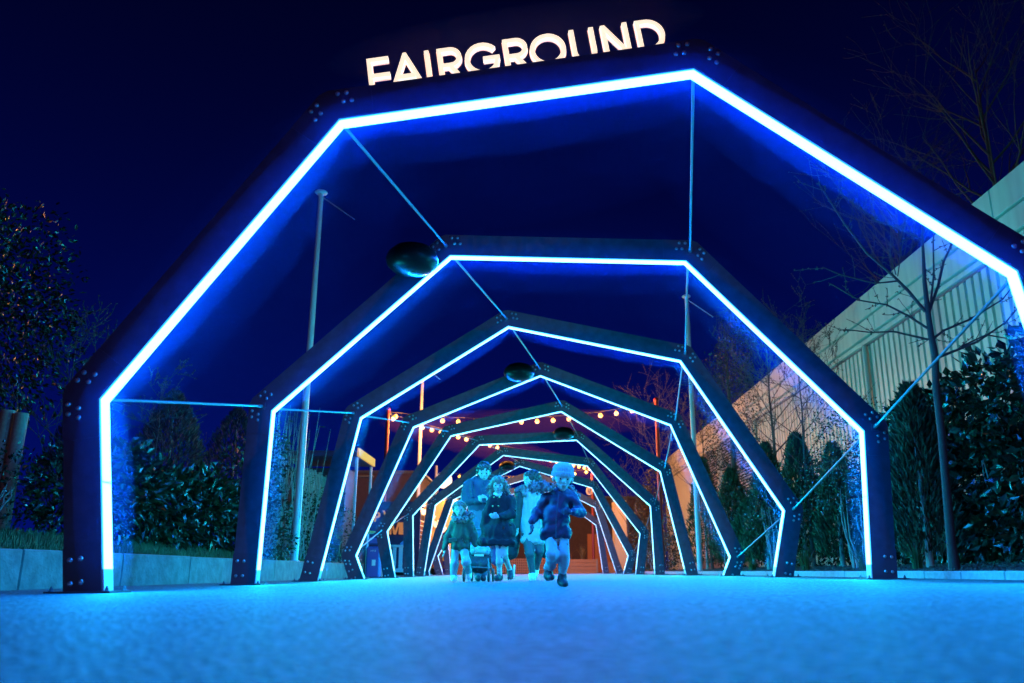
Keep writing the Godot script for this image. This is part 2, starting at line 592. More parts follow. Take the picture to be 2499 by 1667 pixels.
func setting_pieces() -> void:
	# --- left: low concrete wall, grass bank
	M.concrete = tri_mat(noise_tex(0.012, lin(0.10, 0.10, 0.092), lin(0.21, 0.20, 0.185), 11), 0.6, 0.85, bump_tex(0.05, 12), 0.5)
	var w := thing("retaining_wall", "low pale concrete retaining wall along the left edge of the path", "wall", Vector3(-4.8, 0, 0))
	var z := 2.0
	for i in 16:
		var l := 2.0
		var b := B.new()
		var top := 0.295 + rng.randf_range(-0.004, 0.004)
		b.cbox(Vector3(-0.12, (top - 0.20) * 0.5, z - l * 0.5), Vector3(0.24, top + 0.20, l - 0.012), 0.012)
		part("wall_block", b, M.concrete, w)
		z -= l
	M.grass_soil = tri_mat(noise_tex(0.03, lin(0.03, 0.045, 0.02), lin(0.06, 0.085, 0.03), 15), 0.8, 0.95)
	var g := B.new()
	var xs := [-5.035, -5.6, -6.4, -8.0, -40.0]
	var ys := [0.26, 0.36, 0.52, 0.62, 0.9]
	for i in 4:
		for k in 14:
			var z0 := 6.0 - k * 6.0; var z1 := z0 - 6.0
			g.quad(Vector3(xs[i + 1], ys[i + 1], z0), Vector3(xs[i], ys[i], z0), Vector3(xs[i], ys[i], z1), Vector3(xs[i + 1], ys[i + 1], z1))
	setting("grass_bank", g, M.grass_soil)
	# grass blades on the bank
	M.grass = mat(lin(0.07, 0.12, 0.035), 0.7)
	var blade := B.new()
	blade.tri(Vector3(-0.006, 0, 0), Vector3(0.006, 0, 0), Vector3(0.004, 0.05, 0.012))
	blade.tri(Vector3(0.004, 0, 0.006), Vector3(-0.002, 0, -0.008), Vector3(-0.01, 0.06, -0.012))
	var mm := MultiMesh.new()
	mm.transform_format = MultiMesh.TRANSFORM_3D
	mm.mesh = blade.mesh()
	mm.instance_count = 16000
	for i in 16000:
		var x := -5.05 - rng.randf() * 1.5
		var zz := -5.0 - pow(rng.randf(), 1.4) * 17.0
		var y := lerpf(0.26, 0.36, clampf((-5.035 - x) / 0.565, 0, 1)) + maxf(0.0, (-5.6 - x)) * 0.2
		var s := rng.randf_range(0.7, 1.7)
		mm.set_instance_transform(i, Transform3D(Basis(Vector3.UP, rng.randf() * TAU).scaled(Vector3(1, s, 1)), Vector3(x, y - 0.004, zz)))
	var gi := MultiMeshInstance3D.new()
	gi.name = "grass"
	gi.multimesh = mm
	gi.material_override = M.grass
	gi.set_meta("kind", "stuff")
	gi.set_meta("label", "short grass growing on the bank behind the low wall")
	add_child(gi)

	# --- right: kerb stones, planting bed with bark mulch
	M.kerb = tri_mat(noise_tex(0.02, lin(0.28, 0.28, 0.27), lin(0.42, 0.41, 0.40), 21), 1.2, 0.85, bump_tex(0.08, 22), 0.5)
	var kb := thing("kerb", "row of grey concrete kerb stones edging the planting bed on the right", "kerb", Vector3(4.9, 0, 0))
	z = 1.0
	for i in 44:
		var b := B.new()
		b.cbox(Vector3(0.065, 0.095, z - 0.457), Vector3(0.13, 0.15 + rng.randf_range(-0.003, 0.003), 0.906), 0.014)
		part("kerb_stone", b, M.kerb, kb)
		z -= 0.915
	M.mulch = tri_mat(noise_tex(0.05, lin(0.02, 0.016, 0.012), lin(0.075, 0.06, 0.045), 31), 1.4, 0.95, bump_tex(0.07, 32), 3.0)
	g = B.new()
	xs = [5.02, 5.5, 6.6, 9.2]
	ys = [0.145, 0.20, 0.27, 0.30]
	for i in 3:
		for k in 12:
			var z0 := 4.0 - k * 5.5; var z1 := z0 - 5.5
			g.quad(Vector3(xs[i], ys[i], z0), Vector3(xs[i + 1], ys[i + 1], z0), Vector3(xs[i + 1], ys[i + 1], z1), Vector3(xs[i], ys[i], z1))
	setting("planting_bed", g, M.mulch)
	var chip := B.new()
	chip.box(Vector3.ZERO, Vector3(0.05, 0.008, 0.018))
	mm = MultiMesh.new()
	mm.transform_format = MultiMesh.TRANSFORM_3D
	mm.mesh = chip.mesh()
	mm.instance_count = 5000
	for i in 5000:
		var x := 5.05 + pow(rng.randf(), 1.5) * 1.6
		var y := 0.15 + (x - 5.02) * 0.085
		mm.set_instance_transform(i, Transform3D(Basis.from_euler(Vector3(rng.randf_range(-0.7, 0.7), rng.randf() * TAU, rng.randf_range(-0.7, 0.7))).scaled(Vector3.ONE * rng.randf_range(0.6, 1.5)), Vector3(x, y + 0.01, -6.0 - rng.randf() * 24.0)))
	var ci := MultiMeshInstance3D.new()
	ci.name = "bark_mulch"
	ci.multimesh = mm
	ci.material_override = mat(lin(0.09, 0.075, 0.06), 0.9)
	ci.set_meta("kind", "stuff")
	ci.set_meta("label", "bark chips and dead leaves scattered over the planting bed")
	add_child(ci)

func warehouse() -> void:
	M.clad = tri_mat(noise_tex(0.006, lin(0.48, 0.50, 0.37), lin(0.62, 0.64, 0.48), 41), 0.35, 0.45)
	M.clad.uv1_scale = Vector3(0.9, 0.1, 0.9)
	M.clad_dark = mat(lin(0.10, 0.10, 0.10), 0.6)
	M.slat = mat(lin(0.55, 0.50, 0.46), 0.5)
	var o := thing("warehouse", "long white metal-clad warehouse with ribbed walls behind the planting bed", "building", Vector3(9.0, 0, 0))
	var ztop := -9.0; var zend := -57.5
	var b := B.new()
	# fascia: two flat courses with a shadow gap under each, in 6 m lengths
	var z := ztop
	while z > zend:
		var l := minf(6.0, z - zend)
		b = B.new(); b.cbox(Vector3(0.04, 7.04, z - l * 0.5), Vector3(0.34, 0.62, l - 0.02), 0.015)
		part("fascia_panel", b, M.clad, o)
		b = B.new(); b.cbox(Vector3(0.06, 6.49, z - l * 0.5), Vector3(0.26, 0.44, l - 0.02), 0.015)
		part("fascia_panel", b, M.clad, o)
		b = B.new(); b.cbox(Vector3(0.09, 6.19, z - l * 0.5), Vector3(0.16, 0.12, l - 0.02), 0.01)
		part("drip_trim", b, M.clad, o)
		z -= l
	b = B.new(); b.box(Vector3(0.16, 6.68, (ztop + zend) * 0.5), Vector3(0.14, 1.2, ztop - zend))
	part("gutter_back", b, M.clad_dark, o)
	# ribbed sheets, 0.3 m pitch, 6 m bays; a louvred stretch in the middle
	var louvre0 := -34.0; var louvre1 := -47.0
	for run in [[ztop, louvre0], [louvre1, zend]]:
		z = run[0]
		while z > run[1] + 0.01:
			var z2 := maxf(z - 6.0, run[1])
			b = B.new()
			var prof := []
			var q := z
			while q > z2 + 0.001:
				prof.append(Vector2(q, 0.0)); prof.append(Vector2(q - 0.19, 0.0)); prof.append(Vector2(q - 0.205, 0.075)); prof.append(Vector2(q - 0.285, 0.075))
				q -= 0.30
			prof.append(Vector2(z2, 0.0))
			for i in prof.size() - 1:
				if prof[i].x - prof[i + 1].x < 0.001: continue
				b.quad(Vector3(0.1 + prof[i + 1].y, 0.2, prof[i + 1].x), Vector3(0.1 + prof[i].y, 0.2, prof[i].x), Vector3(0.1 + prof[i].y, 6.14, prof[i].x), Vector3(0.1 + prof[i + 1].y, 6.14, prof[i + 1].x))
			part("ribbed_sheet", b, M.clad, o)
			z = z2
	b = B.new()
	var y := 0.9
	while y < 6.05:
		b.box(Vector3(0.10, y, (louvre0 + louvre1) * 0.5), Vector3(0.11, 0.018, louvre0 - louvre1 - 0.3), Basis(Vector3(0, 0, 1), 0.65))
		y += 0.125
	var lv := part("louvre_slats", b, M.slat, o)
	lv.set_meta("kind", "stuff")
	b = B.new(); b.box(Vector3(0.32, 3.2, (louvre0 + louvre1) * 0.5), Vector3(0.05, 6.0, louvre0 - louvre1))
	part("louvre_back", b, M.clad_dark, o)
	for zz in [louvre0 + 0.1, louvre1 - 0.1, (louvre0 + louvre1) * 0.5]:
		b = B.new(); b.cbox(Vector3(0.06, 3.16, zz), Vector3(0.22, 5.92, 0.2), 0.01)
		part("louvre_post", b, M.clad, o)
	for zz in [-22.0, -33.6]:
		b = B.new(); b.tube([Vector3(0.02, 0.2, zz), Vector3(0.02, 6.12, zz)], [0.06, 0.06], 10)
		part("downpipe", b, M.clad, o)
	b = B.new(); b.box(Vector3(10.2, 3.53, (ztop + zend) * 0.5 - 0.02), Vector3(20.0, 6.96, ztop - zend - 0.1))
	part("core", b, M.clad_dark, o)

func flagpoles() -> void:
	M.pole = mat(lin(0.62, 0.62, 0.60), 0.4)
	M.red = mat(lin(0.20, 0.018, 0.016), 0.4)
	for q in [[Vector3(-4.98, 0.26, -17.9), 8.42, 0.085, "tall grey flagpole without flag behind the left wall, nearest of the flagpoles", 0.9], [Vector3(-5.0, 0.26, -37.0), 9.0, 0.085, "tall flagpole lit warm by the festoon bulbs, far along the left side", 0.85], [Vector3(5.25, 0.15, -27.0), 9.0, 0.085, "tall grey flagpole among the shrubs of the right planting bed", 0.8]]:
		var o := thing("flagpole", q[3], "flagpole", q[0], 0.0, "flagpoles along the path")
		var h: float = q[1]; var r: float = q[2]
		var b := B.new(); b.tube([Vector3.ZERO, Vector3(0, h, 0)], [r, r * 0.62], 14)
		part("pole", b, M.pole, o)
		b = B.new(); b.lathe([Vector2(0.0, h), Vector2(0.12, h + 0.01), Vector2(0.15, h + 0.04), Vector2(0.12, h + 0.075), Vector2(0.0, h + 0.09)], 14)
		part("cap", b, M.pole, o)
		b = B.new(); b.tube([Vector3(0, h - 0.05, 0), Vector3(q[4], h - 0.78, 0.3)], [0.014, 0.008], 6)
		part("banner_arm", b, M.pole, o)
		b = B.new(); b.tube([Vector3(0.075, 0.9, 0.05), Vector3(0.06, h - 0.2, 0.04)], [0.006, 0.006], 5)
		part("halyard", b, M.pole, o)
		b = B.new(); b.lathe([Vector2(0.15, 0), Vector2(0.15, 0.03), Vector2(0.09, 0.06)], 14)
		part("base_collar", b, M.pole, o)
	for q in [[Vector3(-5.98, 0.2, -34.0), 6.3, "slim red pole on the left holding the festoon lights"], [Vector3(5.15, 0.1, -34.0), 6.85, "slim red pole rising behind the right arches, holding the festoon lights"], [Vector3(3.60, 0.05, -50.0), 6.15, "slim red pole in front of the wooden planters at the far end"]]:
		var o := thing("red_pole", q[2], "pole", q[0], 0.0, "red poles for the festoon lights")
		var b := B.new(); b.tube([Vector3.ZERO, Vector3(0, q[1], 0)], [0.085, 0.075], 12)
		part("pole", b, M.red, o)
		b = B.new(); b.ball(Vector3(0, q[1] + 0.08, 0), Vector3.ONE * 0.11, Basis(), 10, 6)
		part("finial", b, M.red, o)

func festoons() -> void:
	M.wire = mat(lin(0.03, 0.03, 0.03), 0.7)
	M.bulb = glow_mat(Color(1.0, 0.62, 0.06), 2.6)
	var bulb_mesh := B.new()
	bulb_mesh.lathe([Vector2(0.0, -0.20), Vector2(0.055, -0.185), Vector2(0.09, -0.12), Vector2(0.08, -0.07), Vector2(0.03, -0.01)], 10)
	var bm := bulb_mesh.mesh()
	var cap := B.new(); cap.lathe([Vector2(0.024, -0.012), Vector2(0.024, 0.05), Vector2(0.0, 0.052)], 8)
	var cm := cap.mesh()
	var at := func(a: Vector3, b: Vector3, t: float, sag: float) -> Vector3: return a.lerp(b, t) - Vector3(0, sag * 4.0 * t * (1.0 - t), 0)
	for q in [
		[Vector3(-5.98, 6.5, -34), Vector3(5.12, 6.92, -34), 0.46, 17, "string of warm bulbs hung across the path between the two nearer red poles"],
		[Vector3(-5.98, 6.42, -34), Vector3(3.60, 6.2, -50), 0.10, 28, "string of warm bulbs running from the left red pole to the far red pole"],
		[Vector3(3.60, 6.1, -50), Vector3(-5.8, 6.5, -56), 0.35, 14, "string of warm bulbs from the far red pole over the stall at the end"]]:
		var o := thing("festoon", q[4], "string lights", Vector3.ZERO, 0.0, "festoon lights over the path")
		var pts := []; var rr := []
		for i in 25:
			pts.append(at.call(q[0], q[1], i / 24.0, q[2])); rr.append(0.012)
		var b := B.new(); b.tube(pts, rr, 5)
		part("wire", b, M.wire, o)
		for i in q[3]:
			var p: Vector3 = at.call(q[0], q[1], (i + 0.5) / q[3], q[2])
			var dead := rng.randf() < 0.05
			var bl := part("bulb", bm, M.cover if dead else M.bulb, o, Transform3D(Basis(), p - Vector3(0, 0.07, 0)))
			part("bulb_holder", cm, M.wire, o, Transform3D(Basis(), p - Vector3(0, 0.07, 0)))
			if not dead:
				var l := OmniLight3D.new()
				l.name = "bulb_light"
				l.light_color = Color(1.0, 0.62, 0.28)
				l.light_energy = 3.4
				l.light_size = 0.04
				l.omni_range = 40.0
				l.omni_attenuation = 2.0
				l.shadow_enabled = true
				bl.add_child(l, true)
				l.position = Vector3(0, -0.11, 0)

# upper and lower corner of an arch joint, where the rods are fixed
func joint(k: int, j: int) -> Vector3:
	var p: PackedVector2Array = arch_pts[k]
	var bis := (beam_normal(p[j - 1], p[j]) + beam_normal(p[j], p[j + 1])).normalized()
	var q := p[j] + bis * 0.13
	return Vector3(q.x, q.y, -ARCH_Z[k])

func rods() -> void:
	var where := func(p: Vector3) -> String:
		var s := "left" if p.x < 0.3 else "right"
		if p.y > 3.3: return "upper " + s + " corner"
		return s + (" shoulder" if p.y > 2.2 else " side" if p.y > 1.0 else " foot")
	for k in 9:
		var shift := 1 if k == 2 or k == 6 else 0
		for j in range(1, arch_pts[k].size() - 1):
			var j2 := j + shift
			if j2 > arch_pts[k + 1].size() - 2: continue
			if k == 7 and j == 1: continue
			var a := joint(k, j) - Vector3(0, 0, BEAM_D); var c := joint(k + 1, j2)
			var o := thing("tie_rod", "steel tie rod at the %s joining the %s arch to the %s arch" % [where.call((a + c) * 0.5), ORDINAL[k], ORDINAL[k + 1]], "tie rod", a, 0.0, "tie rods between the arches")
			var d := c - a
			var b := B.new(); b.tube([d * 0.03, d * 0.97], [0.0145, 0.0145], 8)
			part("rod", b, M.rod, o)
			for e in [[Vector3.ZERO, d * 0.035], [d, d * 0.965]]:
				b = B.new(); b.tube([e[0], e[1]], [0.024, 0.024], 8)
				part("clevis", b, M.bolt, o)
			b = B.new(); b.box(d + Vector3(0, 0, 0.012), Vector3(0.09, 0.09, 0.012))
			part("end_plate", b, M.plate, o)

func speakers() -> void:
	M.gloss = mat(lin(0.006, 0.006, 0.007), 0.34, 0.0, 0.22)
	var body := B.new()
	body.lathe([Vector2(0.0, -0.19), Vector2(0.12, -0.185), Vector2(0.24, -0.15), Vector2(0.315, -0.08), Vector2(0.335, -0.01), Vector2(0.31, 0.07), Vector2(0.23, 0.15), Vector2(0.12, 0.19), Vector2(0.0, 0.2)], 24)
	var bm := body.mesh()
	for q in [[-1.52, 3.93, -9.86, "second"], [-0.28, 4.30, -17.6, "fourth"], [0.98, 4.22, -25.4, "sixth"], [-0.97, 4.17, -33.2, "eighth"]]:
		var o := thing("pendant_speaker", "glossy black oval speaker hung at the top of the %s arch" % q[3], "speaker", Vector3(q[0], q[1], q[2]), 0.0, "oval speakers hung in the tunnel")
		part("shell", bm, M.gloss, o)
		var b := B.new(); b.tube([Vector3(0, 0.15, 0), Vector3(0, 0.2, -0.2), Vector3(0, 0.2, -0.42)], [0.02, 0.02, 0.02], 8)
		part("bracket", b, M.steel, o)
		b = B.new(); b.lathe([Vector2(0.0, -0.2), Vector2(0.045, -0.196), Vector2(0.05, -0.18)], 12)
		part("bottom_cap", b, M.bolt, o)

func sign_letters() -> void:
	M.letter = glow_mat(Color(1.0, 0.89, 0.77), 1.2)
	M.letter_halo = glow_mat(Color(1.0, 0.52, 0.26), 0.75)  # orange halo of the letters, put into a glowing colour
	M.letter_side = mat(lin(0.5, 0.35, 0.2), 0.5)
	var p: PackedVector2Array = arch_pts[0]
	var a := p[2]; var c := p[3]
	var d := (c - a).normalized(); var n := beam_normal(a, c)
	var o := thing("fairground_sign", "glowing warm white letters FAIRGROUND standing on top of the nearest arch", "sign", Vector3(a.x, a.y, -6.3))
	var xf := Transform3D(Basis(Vector3(d.x, d.y, 0), Vector3(n.x, n.y, 0), Vector3(0, 0, 1)), Vector3.ZERO)
	var arc := func(cx: float, cy: float, r: float, a0: float, a1: float) -> Array:
		var q := []
		for i in 21:
			var t := deg_to_rad(lerpf(a0, a1, i / 20.0))
			q.append(Vector2(cx + r * cos(t), cy + r * sin(t)))
		return q
	var lo := 0.262
	var hi := 0.598
	var up := hi - 0.022
	var letters := [
		[[Vector2(0.30, lo), Vector2(0.30, hi)], [Vector2(0.30, up), Vector2(0.472, up)], [Vector2(0.30, 0.415), Vector2(0.472, 0.415)]],
		[[Vector2(0.487, lo), Vector2(0.618, hi - 0.01), Vector2(0.750, lo)], [Vector2(0.545, 0.372), Vector2(0.69, 0.372)]],
		[[Vector2(0.812, lo), Vector2(0.812, hi)]],
		[[Vector2(0.923, lo), Vector2(0.923, hi)], [Vector2(0.923, up)] + arc.call(1.015, up - 0.078, 0.078, 90, -90) + [Vector2(0.923, up - 0.156)], [Vector2(1.0, 0.42), Vector2(1.10, lo)]],
		[arc.call(1.297, 0.44, 0.138, 38, 330), [Vector2(1.30, 0.435), Vector2(1.447, 0.435)], [Vector2(1.425, 0.435), Vector2(1.40, 0.34)]],
		[[Vector2(1.51, lo), Vector2(1.51, hi)], [Vector2(1.51, up)] + arc.call(1.602, up - 0.078, 0.078, 90, -90) + [Vector2(1.51, up - 0.156)], [Vector2(1.587, 0.42), Vector2(1.687, lo)]],
		[arc.call(1.877, 0.437, 0.138, 90, 270), arc.call(1.877, 0.437, 0.138, 90, -90)],
		[[Vector2(2.107, hi), Vector2(2.107, 0.36)] + arc.call(2.195, 0.37, 0.088, 180, 360) + [Vector2(2.283, hi)]],
		[[Vector2(2.388, lo), Vector2(2.388, hi)], [Vector2(2.388, hi - 0.012), Vector2(2.583, lo + 0.012)], [Vector2(2.583, lo), Vector2(2.583, hi)]],
		[[Vector2(2.695, lo), Vector2(2.695, hi)], [Vector2(2.695, up)] + arc.call(2.76, 0.437, 0.139, 90, -90) + [Vector2(2.695, 0.298)]],
	]
	for l in letters:
		var b := B.new()
		var e := 0.0
		for s in l:
			for q in Geometry2D.offset_polyline(PackedVector2Array(s), 0.0205, Geometry2D.JOIN_MITER, Geometry2D.END_BUTT):
				b.extrude(q, -0.115 - e, -0.075 + e, xf)
			e += 0.0015
		var gl := part("glowing_letter", b, M.letter, o)
		var rim := B.new()
		for s in l:
			for q in Geometry2D.offset_polyline(PackedVector2Array(s), 0.0255, Geometry2D.JOIN_MITER, Geometry2D.END_BUTT):
				rim.extrude(q, -0.122 - e, -0.117 + e * 0.1, xf)
			e += 0.0007
		part("letter_halo_light", rim, M.letter_halo, gl)  # added outline behind the letter, glowing in place of its halo
	var r := B.new()
	r.extrude(PackedVector2Array([Vector2(0.24, 0.262), Vector2(2.95, 0.262), Vector2(2.95, 0.286), Vector2(0.24, 0.286)]), -0.13, -0.118, xf)
	part("mounting_rail", r, M.steel, o)
	var al := AreaLight3D.new()
	al.name = "sign_light"
	al.area_size = Vector2(2.7, 0.3)
	al.light_color = Color(1.0, 0.62, 0.36)
	al.light_energy = 0.55
	al.area_range = 40.0
	al.area_attenuation = 2.0
	al.shadow_enabled = true
	al.transform = xf * Transform3D(Basis(), Vector3(1.6, 0.45, -0.05))
	al.transform.basis = al.transform.basis * Basis(Vector3.UP, PI)
	o.add_child(al)

# ------------------------------------------------------------------ plants
func rand_dir() -> Vector3:
	var z := rng.randf_range(-1, 1); var a := rng.randf() * TAU; var r := sqrt(1 - z * z)
	return Vector3(r * cos(a), z, r * sin(a))

func leaf_mat() -> void:
	M.leaf = mat(Color.WHITE, 0.26, 0.0, 0.6)
	M.leaf.vertex_color_use_as_albedo = true
	M.leaf.backlight_enabled = true
	M.leaf.backlight = Color(0.25, 0.3, 0.15)
	M.needle = mat(Color.WHITE, 0.65)
	M.needle.vertex_color_use_as_albedo = true
	M.bark = tri_mat(noise_tex(0.04, lin(0.045, 0.04, 0.035), lin(0.10, 0.085, 0.07), 51), 4.0, 0.85, bump_tex(0.06, 52), 0.4)
	M.pale_bark = tri_mat(noise_tex(0.04, lin(0.22, 0.20, 0.17), lin(0.36, 0.33, 0.29), 53), 4.0, 0.8)
	M.bud = mat(lin(0.09, 0.06, 0.035), 0.7)

# leaves spread over lumps: lumps = [[centre, radii, leaves], ...]
func leafage(lumps: Array, l: float, w: float, dark: Color, light: Color, droop := 0.2, shell := 0.45) -> B:
	var b := B.new()
	var f := FastNoiseLite.new()
	f.seed = rng.randi() % 1000
	f.frequency = 1.6
	for q in lumps:
		var c: Vector3 = q[0]; var r: Vector3 = q[1]
		for i in q[2]:
			var d := rand_dir()
			var k := lerpf(shell, 1.0, sqrt(rng.randf()))
			var p := c + d * r * k
			var nz := f.get_noise_3d(p.x, p.y, p.z)
			if nz < -0.18 and rng.randf() < 0.8: continue
			p += d * r * nz * 0.25
			var out := (d + rand_dir() * 0.9 + Vector3(0, -droop, 0)).normalized()
			var side := out.cross(rand_dir()).normalized()
			var s := rng.randf_range(0.65, 1.25)
			b.leaf(p, out, side, l * s, w * s, dark.lerp(light, clampf(rng.randf() * 0.8 + nz * 0.4, 0, 1)))
	return b

func stems(n: int, h: float, spread: float, r: float, base := Vector3.ZERO) -> B:
	var b := B.new()
	for i in n:
		var a := rng.randf() * TAU
		var p := base + Vector3(cos(a), 0, sin(a)) * spread * 0.35
		var pts := [p]; var rr := [r]
		var d := Vector3(cos(a) * spread * 0.4, h, sin(a) * spread * 0.4) / 5.0
		for k in 5:
			p += d + Vector3(rng.randf_range(-1, 1), 0, rng.randf_range(-1, 1)) * 0.05
			pts.append(p); rr.append(r * (1.0 - 0.15 * (k + 1)))
		b.tube(pts, rr, 6)
	return b

func shrub(called: String, label: String, cat: String, at: Vector3, lumps: Array, l: float, w: float, dark: Color, light: Color, stem_n := 5, stem_h := 0.9, group := "") -> Node3D:
	var o := thing(called, label, cat, at, 0.0, group)
	var st := part("stems", stems(stem_n, stem_h, 0.5, 0.022), M.pale_bark, o)
	st.set_meta("kind", "stuff")
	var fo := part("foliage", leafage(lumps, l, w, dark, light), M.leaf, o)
	fo.set_meta("kind", "stuff")
	return o

func conifer(label: String, at: Vector3, h: float, r: float, dark: Color, light: Color, n := 5200, trunk := 0.35) -> Node3D:
	var o := thing("conifer", label, "conifer", at, 0.0, "conifers beside the path")
	var t := B.new()
	t.tube([Vector3.ZERO, Vector3(0.01, h * 0.5, 0), Vector3(0, h * 0.95, 0)], [0.06, 0.04, 0.008], 8)
	part("trunk", t, M.pale_bark, o)
	var b := B.new()
	var f := FastNoiseLite.new()
	f.seed = rng.randi() % 1000; f.frequency = 2.0
	for i in n:
		var u := pow(rng.randf(), 0.8)
		var y := lerpf(trunk, h, u)
		var prof := r * pow(1.0 - u, 0.65) * (0.35 + 0.65 * minf(1.0, u * 6.0 + 0.25))
		var a := rng.randf() * TAU
		var nz := f.get_noise_3d(cos(a) * 1.2, y * 1.3, sin(a) * 1.2)
		var q := prof * (0.55 + 0.5 * sqrt(rng.randf()) + nz * 0.35)
		var p := Vector3(cos(a) * q, y, sin(a) * q)
		var d := (Vector3(cos(a), 1.3 + rng.randf(), sin(a)) + rand_dir() * 0.6).normalized()
		b.leaf(p, d, d.cross(rand_dir()).normalized(), rng.randf_range(0.09, 0.2), 0.018, dark.lerp(light, clampf(rng.randf() * 0.7 + nz, 0, 1)))
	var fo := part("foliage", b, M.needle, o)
	fo.set_meta("kind", "stuff")
	return o

func bud(b: B, p: Vector3, s: float) -> void:
	for i in 3:
		var d := rand_dir()
		b.leaf(p, d, d.cross(rand_dir()).normalized(), s, s * 0.3, Color(0.09, 0.06, 0.035))

func limb(b: B, bb: B, p: Vector3, d: Vector3, l: float, r: float, depth: int, rise: float) -> void:
	var pts := [p]; var rr := [r]
	var q := p
	for i in 4:
		d = (d + rand_dir() * 0.16 + Vector3(0, rise, 0)).normalized()
		q += d * l / 4.0
		pts.append(q); rr.append(maxf(r * (1.0 - 0.2 * (i + 1)), 0.004))
	b.tube(pts, rr, 6 if r > 0.03 else 4, false)
	if r < 0.013:
		for i in range(1, 5):
			if rng.randf() < 0.6: bud(bb, pts[i], 0.035)
	if depth == 0: return
	var n := 3 if depth > 1 else 4
	for i in n:
		var t := rng.randi_range(1, 4)
		var e := (d + rand_dir() * 0.85).normalized()
		limb(b, bb, pts[t], e, l * rng.randf_range(0.5, 0.75), maxf(r * (1.0 - 0.2 * t) * 0.65, 0.0045), depth - 1, rise)

func bare_tree(label: String, at: Vector3, h: float, r: float, fork: float, depth := 3, spread := 0.8) -> Node3D:
	var o := thing("bare_tree", label, "tree", at, rng.randf() * TAU, "leafless young trees")
	var t := B.new(); var b := B.new(); var bb := B.new()
	var lean := Vector3(rng.randf_range(-0.03, 0.03), 1, rng.randf_range(-0.03, 0.03))
	var pts := []; var rr := []
	for i in 8:
		pts.append(lean * h * 0.95 * i / 7.0 + Vector3(rng.randf_range(-1, 1), 0, rng.randf_range(-1, 1)) * 0.03)
		rr.append(maxf(r * (1.0 - i / 7.5), 0.008))
	t.tube(pts, rr, 8)
	part("trunk", t, M.bark, o)
	var k := int(9 + h)
	for i in k:
		var u := lerpf(fork, 0.97, i / float(k - 1))
		var a := i * 2.4 + rng.randf()
		var p: Vector3 = pts[int(u * 7.0)].lerp(pts[mini(int(u * 7.0) + 1, 7)], fmod(u * 7.0, 1.0))
		var d := Vector3(cos(a) * spread, 0.75, sin(a) * spread).normalized()
		limb(b, bb, p, d, h * 0.34 * (1.15 - u * 0.7), r * 0.42 * (1.1 - u * 0.8), depth - 1, 0.06)
	var br := part("branches", b, M.bark, o)
	br.set_meta("kind", "stuff")
	bb.col.clear()
	var bu := part("buds", bb, M.bud, o)
	bu.set_meta("kind", "stuff")
	return o

func grass_tuft(label: String, at: Vector3, h: float, n: int, c0: Color, c1: Color, group: String) -> void:
	var b := B.new()
	for i in n:
		var a := rng.randf() * TAU
		var lean := rng.randf_range(0.15, 0.9)
		var l := h * rng.randf_range(0.6, 1.1)
		var p := Vector3(cos(a), 0, sin(a)) * rng.randf() * 0.1
		var c := c0.lerp(c1, rng.randf())
		var w := Vector3(-sin(a), 0, cos(a)) * 0.008
		var q := p
		for k in 4:
			var ang := lean * (0.3 + k * 0.45)
			var q2 := q + (Vector3(cos(a) * sin(ang), cos(ang), sin(a) * sin(ang))) * l / 4.0
			var w2 := w * (1.0 - (k + 1) / 4.2)
			var w1 := w * (1.0 - k / 4.2)
			var s0 := b.v.size()
			b.quad(q - w1, q + w1, q2 + w2, q2 - w2)
			for j in b.v.size() - s0: b.col.append(c)
			q = q2
	var o := one("ornamental_grass", b, M.needle, label, "grass", group, Transform3D(Basis(), at))

